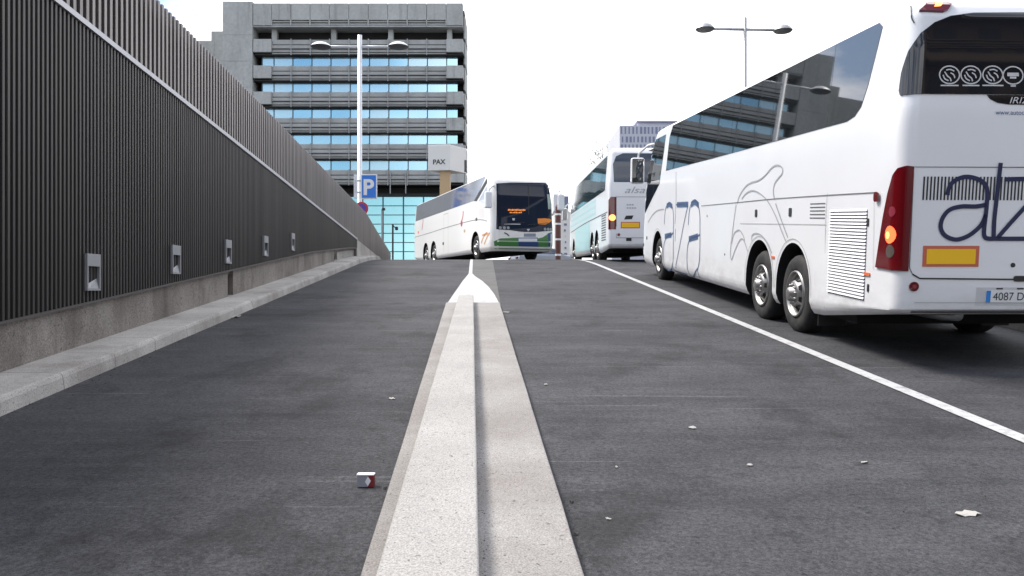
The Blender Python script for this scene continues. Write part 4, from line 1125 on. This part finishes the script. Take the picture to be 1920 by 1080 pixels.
# parking sign
Zp = 42.8; sp = F/Zp
ps = empty('parking_sign', P(692, 350, Zp)); tag(ps, 'blue parking sign with white P fixed beside the white lamp post', 'sign'); bpy.context.view_layer.update()
X0, X1 = P(677, 0, Zp).x, P(707, 0, Zp).x; Z0, Z1 = P(0, 373, Zp).z, P(0, 327, Zp).z
b = MB(); b.box((X0, Zp-.05, Z0), (X1, Zp+.05, Z1)); o = par(b.build('panel', M_PLATE), ps); bevel(o, .02, 2)
b = MB(); b.box((X0+.05, Zp-.056, Z0+.05), (X1-.05, Zp-.045, Z1-.05)); par(b.build('blue_field', M_PBLUE), ps)
flat_text('P', 1.12, M_PLATE, Vector((X0+.10, Zp-.066, Z0+.23)), Vector((1, 0, 0)), parent=ps, off=.035, name='letter')
b = MB(); b.box((X0-.20, Zp-.02, Z0+.3), (X0, Zp+.02, Z0+.38)); b.box((X0-.20, Zp-.02, Z1-.38), (X0, Zp+.02, Z1-.3)); par(b.build('bracket', M_STEEL), ps)
bx_ = empty('control_box', P(667, 350, Zp)); tag(bx_, 'narrow white box fixed to the left of the white lamp post', 'box'); bpy.context.view_layer.update()
b = MB(); b.box((P(664, 0, Zp).x, Zp-.1, P(0, 372, Zp).z), (P(670, 0, Zp).x, Zp+.1, P(0, 328, Zp).z)); o = par(b.build('housing', M_POST), bx_); bevel(o, .02, 2)
b = MB(); b.box((P(665, 0, Zp).x, Zp-.108, P(0, 362, Zp).z), (P(669, 0, Zp).x, Zp-.095, P(0, 338, Zp).z)); par(b.build('door', mat('box_door', g(.55), .5), None), bx_)
rs = empty('round_sign', P(678, 390, 40)); tag(rs, 'round red and blue road sign peeping over the slats under the parking sign', 'sign'); bpy.context.view_layer.update()
c_ = P(678, 391, 40)
b = MB(); b.lathe([(.001, -.02), (.33, -.02), (.33, .01), (.001, .01)], 'y', 28, c_); par(b.build('rim', mat('sign_red', (.48, .02, .03), .45)), rs)
b = MB(); b.lathe([(.001, -.025), (.23, -.025)], 'y', 28, c_); par(b.build('blue_field', mat('sign_violet', (.07, .05, .35), .45)), rs)
b = MB(); k = .16; b.add([c_+Vector((-k-.03, -.028, k)), c_+Vector((-k+.03, -.028, k+.03)), c_+Vector((k+.03, -.028, -k)), c_+Vector((k-.03, -.028, -k-.03))], [(0, 1, 2, 3)]); par(b.build('bar', mat('sign_red', (.48, .02, .03), .45)), rs)
b = MB(); b.tube([(c_.x, 40.06, gz(40)), (c_.x, 40.06, c_.z+.3)], .03, 8); par(b.build('post', M_STEEL), rs)
# small lamps and posts before the cyan glazing
def small_lamp(px_, Z, ytop, m, head, label):
    c = P(px_, ytop, Z); r_ = empty('path_lamp', (c.x, Z, gz(Z))); tag(r_, label, 'lamp'); bpy.context.view_layer.update()
    b = MB(); b.tube([(c.x, Z, gz(Z)), (c.x, Z, c.z)], .055, 8); par(b.build('pole', m), r_)
    b = MB(); b.box((c.x+head[0], Z-.12, c.z+head[2]), (c.x+head[1], Z+.12, c.z+head[3])); o = par(b.build('lamp_head', M_INK), r_); bevel(o, .04, 2)
    b = MB(); b.tube([(c.x, Z, c.z-.05), (c.x+head[0]+.02, Z, c.z+(head[2]+head[3])/2)], .03, 6); par(b.build('bracket', m), r_)
small_lamp(716, 60, 392, M_STEEL, (.02, .24, -.10, .10), 'slim grey lamp post rising in front of the cyan glazing')
small_lamp(736.5, 50, 420, M_BLACK, (.15, .32, -.38, -.16), 'short black post with a small head at the end of the slatted fence')

# striped post, kiosk and car beyond the crest
Zr = 44.0
rp = empty('striped_post', P(1046.5, 500, Zr)); rp.location.z = gz(Zr); tag(rp, 'dark red post with white bands standing between the oncoming and the turquoise coach', 'post'); bpy.context.view_layer.update()
c_ = P(1046.5, 500, Zr)
b = MB(); b.lathe([(.15, gz(Zr)), (.15, P(0, 388, Zr).z), (.10, P(0, 384, Zr).z), (.001, P(0, 384, Zr).z)], 'z', 20, (c_.x, Zr, 0)); par(b.build('shaft', mat('post_red', (.10, .03, .022), .5), smooth=False), rp)
for yy in (402, 420, 449, 478):
    b = MB(); z_ = P(0, yy, Zr).z; b.lathe([(.151, z_-.05), (.156, z_-.05), (.156, z_+.05), (.151, z_+.05)], 'z', 20, (c_.x, Zr, 0), closed=True); par(b.build('band', M_PLATE), rp)
ki = empty('kiosk', P(1058, 500, 70)); ki.location.z = gz(70); tag(ki, 'white boxy cabin half hidden behind the dark red banded post', 'cabin'); bpy.context.view_layer.update()
b = MB(); x0, x1 = P(1040, 0, 70).x, P(1076, 0, 70).x; b.box((x0, 70, gz(70)), (x1, 74, P(0, 397, 70).z)); par(b.build('walls', M_SIGNW), ki)
b = MB(); b.box((x0-.1, 69.8, P(0, 397, 70).z), (P(1056, 0, 70).x, 74, P(0, 364, 70).z)); o = par(b.build('roof_box', M_PLATE), ki); bevel(o, .05, 2)
b = MB(); rnd = random.Random(8)
for i in range(7):
    z_ = P(0, 410+i*11, 70).z; b = MB(); b.box((x0+.78+rnd.uniform(0, .15), 69.95, z_-.09), (x0+.9+rnd.uniform(0, .2), 70.02, z_+.09)); par(b.build('window', M_FARD), ki)
b = MB(); b.box((P(1056.5, 0, 70).x, 69.9, P(0, 397, 70).z), (P(1066, 0, 70).x, 71, P(0, 368, 70).z)); par(b.build('screen', M_FARD), ki)
def car(label, x, y, yaw):
    m = build_matrix(Vector((x, y, gz(y))), (math.sin(yaw), math.cos(yaw)), 0); r_ = empty('parked_car', mtx=m); tag(r_, label, 'car'); bpy.context.view_layer.update()
    def sec(prof, w0): # prof: (y, z, inset)
        b = MB(); vs_ = []
        n = len(prof)
        for sx in (-1, 1):
            for (yy, zz, i_) in prof: vs_.append((sx*(w0-i_), yy, zz))
        b.add(vs_, [tuple(range(n)), tuple(range(n, 2*n))[::-1]]+[(i, (i+1) % n, n+(i+1) % n, n+i) for i in range(n)]); return b
    o = sec([(-2.1, .35, .05), (-2.15, .7, 0), (-2.0, .95, .02), (-1.2, 1.0, .03), (.9, 1.0, .03), (2.0, .82, .05), (2.15, .6, .03), (2.1, .3, .06)], .88).build('body', M_CAR, r_); bevel(o, .06, 3)
    o = sec([(-1.9, .985, .08), (-1.45, 1.38, .22), (-.2, 1.46, .24), (.45, 1.36, .22), (1.15, .985, .08)], .86).build('cabin', M_GLASS, r_); bevel(o, .05, 3)
    b = MB(); b.box((-.58, -1.35, 1.45), (.58, .3, 1.475)); o = b.build('roof', M_CAR, r_); bevel(o, .02, 2)
    for yy in (-1.35, 1.35):
        for sx in (-1, 1):
            b = MB(); b.lathe([(.18, -.1), (.31, -.1), (.32, -.06), (.32, .06), (.31, .1), (.18, .1)], 'x', 24, (sx*.80, yy, .32), closed=True); t = b.build('wheel', M_RUB, r_)
            b = MB(); b.lathe([(.2, sx*.08), (.12, sx*.10), (.001, sx*.105)], 'x', 16, (sx*.80, yy, .32)); b.build('rim', M_CHROME, t)
    for sx in (-1, 1):
        b = MB(); b.box((sx*.68-.14, -2.17, .68), (sx*.68+.14, -2.08, .82)); b.build('tail_light', M_RED, r_)
car('silver blue car parked beyond the crest beside the oncoming coach', P(1021, 0, 52).x, 52, math.radians(70))
# sapling above the terrace building
def tree(label, x, y, h, seed):
    rnd = random.Random(seed); r_ = empty('bare_tree', (x, y, gz(y))); tag(r_, label, 'tree'); bpy.context.view_layer.update()
    b = MB(); lf = MB(); z0 = gz(y)
    b.tube([(x, y, z0), (x+.1, y, z0+h*.5), (x-.1, y, z0+h*.9)], .16, 8, .04)
    for i in range(46):
        a = rnd.uniform(0, 6.28); t = rnd.uniform(.45, .9); l = h*.11*rnd.uniform(.5, 1)
        p0 = Vector((x, y, z0+h*t)); p1 = p0+Vector((math.cos(a)*l, math.sin(a)*l, l*rnd.uniform(.5, 1.1)))
        b.tube([p0, (p0+p1)/2+Vector((0, 0, .1)), p1], .04, 5, .012)
        for k in range(14):
            c = p0.lerp(p1, rnd.uniform(.4, 1.1))+Vector([rnd.gauss(0, .12) for _ in range(3)]); s_ = rnd.uniform(.06, .13)
            u_ = Vector([rnd.gauss(0, 1) for _ in range(3)]).normalized()*s_; v_ = u_.orthogonal().normalized()*s_
            lf.add([c-u_, c+v_, c+u_, c-v_], [(0, 1, 2, 3)])
    par(b.build('trunk', M_BARK), r_); par(lf.build('crown', M_LEAF), r_)
tree('faint thin leafed tree left of the pale far block above the coaches', P(1131, 0, 95).x, 95, 17.2, 5)

# brown flats behind the photographer, mirrored in the coach's rear window
fl = empty('apartment_block', (70, -60, 0)); tag(fl, 'tall brown apartment block mirrored in the rear window of the near coach', 'building'); bpy.context.view_layer.update()
b = MB(); b.box((36, -90, -3), (120, -60, 62)); par(b.build('wall', M_BROWN), fl)
for fy in range(15):
    b = MB(); z_ = 3+fy*3.9
    b.box((35.5, -60, z_-.25), (120, -58.6, z_)); b.box((35.5, -58.8, z_), (120, -58.6, z_+.5)); par(b.build('balcony', mat('balcony_tan', (.24, .17, .12), .8)), fl)
    b = MB()
    for i in range(17): b.box((38+i*4.8, -60.02, z_+.6), (40.2+i*4.8, -59.9, z_+2.7))
    par(b.build('window_row', M_INK), fl)

# ================================================================== litter
def gpt(px_, py_):
    Z = 10.0
    for _ in range(30): Z = F*(EYE-gz(Z))/(py_-540) if False else F*EYE/(py_-540+F*SLOPE)
    return Vector(((px_-960)/F*Z, Z, gz(Z)))
c_ = gpt(687, 912)
pk = empty('cigarette_pack', c_); tag(pk, 'small white and dark red cigarette packet lying on the left lane', 'packet'); bpy.context.view_layer.update()
b = MB(); b.box((c_.x-.048, c_.y-.02, c_.z+.002), (c_.x+.010, c_.y+.022, c_.z+.064)); par(b.build('carton', mat('pack_silver', (.30, .31, .34), .35, .2)), pk)
b = MB(); b.box((c_.x+.011, c_.y-.021, c_.z+.002), (c_.x+.044, c_.y+.022, c_.z+.064)); par(b.build('lid', M_PKR), pk)
b = MB(); b.box((c_.x-.050, c_.y-.024, c_.z+.065), (c_.x+.045, c_.y+.026, c_.z+.071)); par(b.build('flap', mat('pack_white', g(.8), .5)), pk)
b = MB(); b.add([(c_.x+.012, c_.y-.0225, c_.z+.06), (c_.x+.028, c_.y-.0225, c_.z+.036), (c_.x+.012, c_.y-.0225, c_.z+.006), (c_.x-.004, c_.y-.0225, c_.z+.03)], [(0, 1, 2, 3)]); par(b.build('crest', mat('pack_white', g(.8), .5)), pk)
def scrap(px_, py_, w_, d_, rot, label, m=M_PAPER, seed=1, cat='paper', name='paper_scrap', curl=.007, group='litter on the road'):
    c = gpt(px_, py_); rnd = random.Random(seed); b = MB(); n = 14
    ring = [(math.cos(2*math.pi*i/n)*w_/2*rnd.uniform(.7, 1.1), math.sin(2*math.pi*i/n)*d_/2*rnd.uniform(.6, 1.15)) for i in range(n)]
    cr_, sr_ = math.cos(rot), math.sin(rot); pts = [(x*cr_-y*sr_, x*sr_+y*cr_, .004+rnd.uniform(0, curl)) for x, y in ring]
    low = [(p[0], p[1], p[2]-.003) for p in pts]
    b.add(pts+[(0, 0, .006+curl*.4)], [(i, (i+1) % n, n) for i in range(n)]); b.add(pts+low, [(i, (i+1) % n, n+(i+1) % n, n+i) for i in range(n)])
    o = b.build(name, m); o.location = c; o.rotation_euler.x = math.atan(SLOPE); tag(o, label, cat, group)
    return o
scrap(1815, 965, .135, .075, .15, 'largest torn pale paper scrap, low on the right of the road', seed=3, curl=.008)
scrap(1620, 868, .07, .025, .6, 'narrow white paper sliver on the right lane below the white line', seed=4)
scrap(1023, 722, .035, .05, 0, 'tiny white scrap just right of the divider halfway up', seed=5)
scrap(1298, 803, .06, .07, -.6, 'small greyish scrap in the middle of the right lane', mat('paper_grey', (.34, .33, .32), .8), 6)
scrap(1406, 873, .04, .05, .3, 'small dull scrap left of the narrow white sliver', mat('paper_grey', (.34, .33, .32), .8), 7)
scrap(1156, 877, .018, .03, 0, 'pin sized pale crumb on the right lane near the divider', seed=8)
scrap(1141, 974, .035, .02, -.4, 'small pale fleck on the asphalt near the lower end of the divider', seed=9)
scrap(735, 748, .05, .06, .5, 'pale torn bit on the left lane beside the divider above the cigarette packet', seed=10)
scrap(947, 586, .14, .10, .1, 'white scrap touching the right edge of the divider near its tip', seed=11)
scrap(440, 595, .20, .25, .3, 'broken pale bit of kerb lying at the foot of the left kerb', M_KERB, 12, 'rubble', 'kerb_fragment', .03)
for i, (a, c, lb) in enumerate(((1072, 943, 'black pebble beside the lower right edge of the divider'), (722, 917, 'dark pebble between the cigarette packet and the divider'), (1080, 1003, 'black pebble nearest the bottom of the picture beside the divider'))):
    scrap(a, c, .022, .02, 0, lb, M_INK, 20+i, 'pebble', 'pebble', .01)


# loose grit in the joints and gutters
rnd = random.Random(11); b = MB()
def stone(x, y, z, r):
    b.add([(x+r*rnd.uniform(.6, 1.2)*math.cos(a), y+r*rnd.uniform(.6, 1.2)*math.sin(a), z) for a in (0, 1.26, 2.5, 3.77, 5.0)]+[(x, y, z+r*rnd.uniform(.4, .9))], [(0, 1, 5), (1, 2, 5), (2, 3, 5), (3, 4, 5), (4, 0, 5)])
for i in range(150):
    y = 3+10*rnd.random()**1.5; stone(KX*y+tm(y, .0156, -.02)+abs(rnd.gauss(0.006, .02))+.004, y, gz(y)+.06, rnd.uniform(.002, .006))
for i in range(90):
    y = 3+10*rnd.random()**1.5; stone(KX*y+tm(y, .44, .41)+abs(rnd.gauss(.01, .05))+.004, y, gz(y)+.002, rnd.uniform(.002, .006))
for i in range(70):
    y = 3+10*rnd.random()**1.5; stone(KX*y+tm(y, -.457, -.47)-abs(rnd.gauss(.01, .05))-.004, y, gz(y)+.002, rnd.uniform(.002, .006))
for i in range(260):
    y = rnd.uniform(4.5, 22); stone(KX*y-3.53+.02+abs(rnd.gauss(0, .09)), y, gz(y)+.002, rnd.uniform(.004, .012))
for i in range(160):
    y = 3.2+3.5*rnd.random(); stone(rnd.uniform(1.2, 3.6), y, gz(y)+.002, rnd.uniform(.002, .006))
for i in range(90):
    y = 3.2+9*rnd.random(); stone(rnd.uniform(-3.4, 3.4), y, gz(y)+.002, rnd.uniform(.002, .005))
tag(b.build('grit', mat('grit_dark', (.035, .033, .03), .9)), 'dark grit scattered in the divider joint, along the kerb foot and over the asphalt', 'grit', kind='stuff')
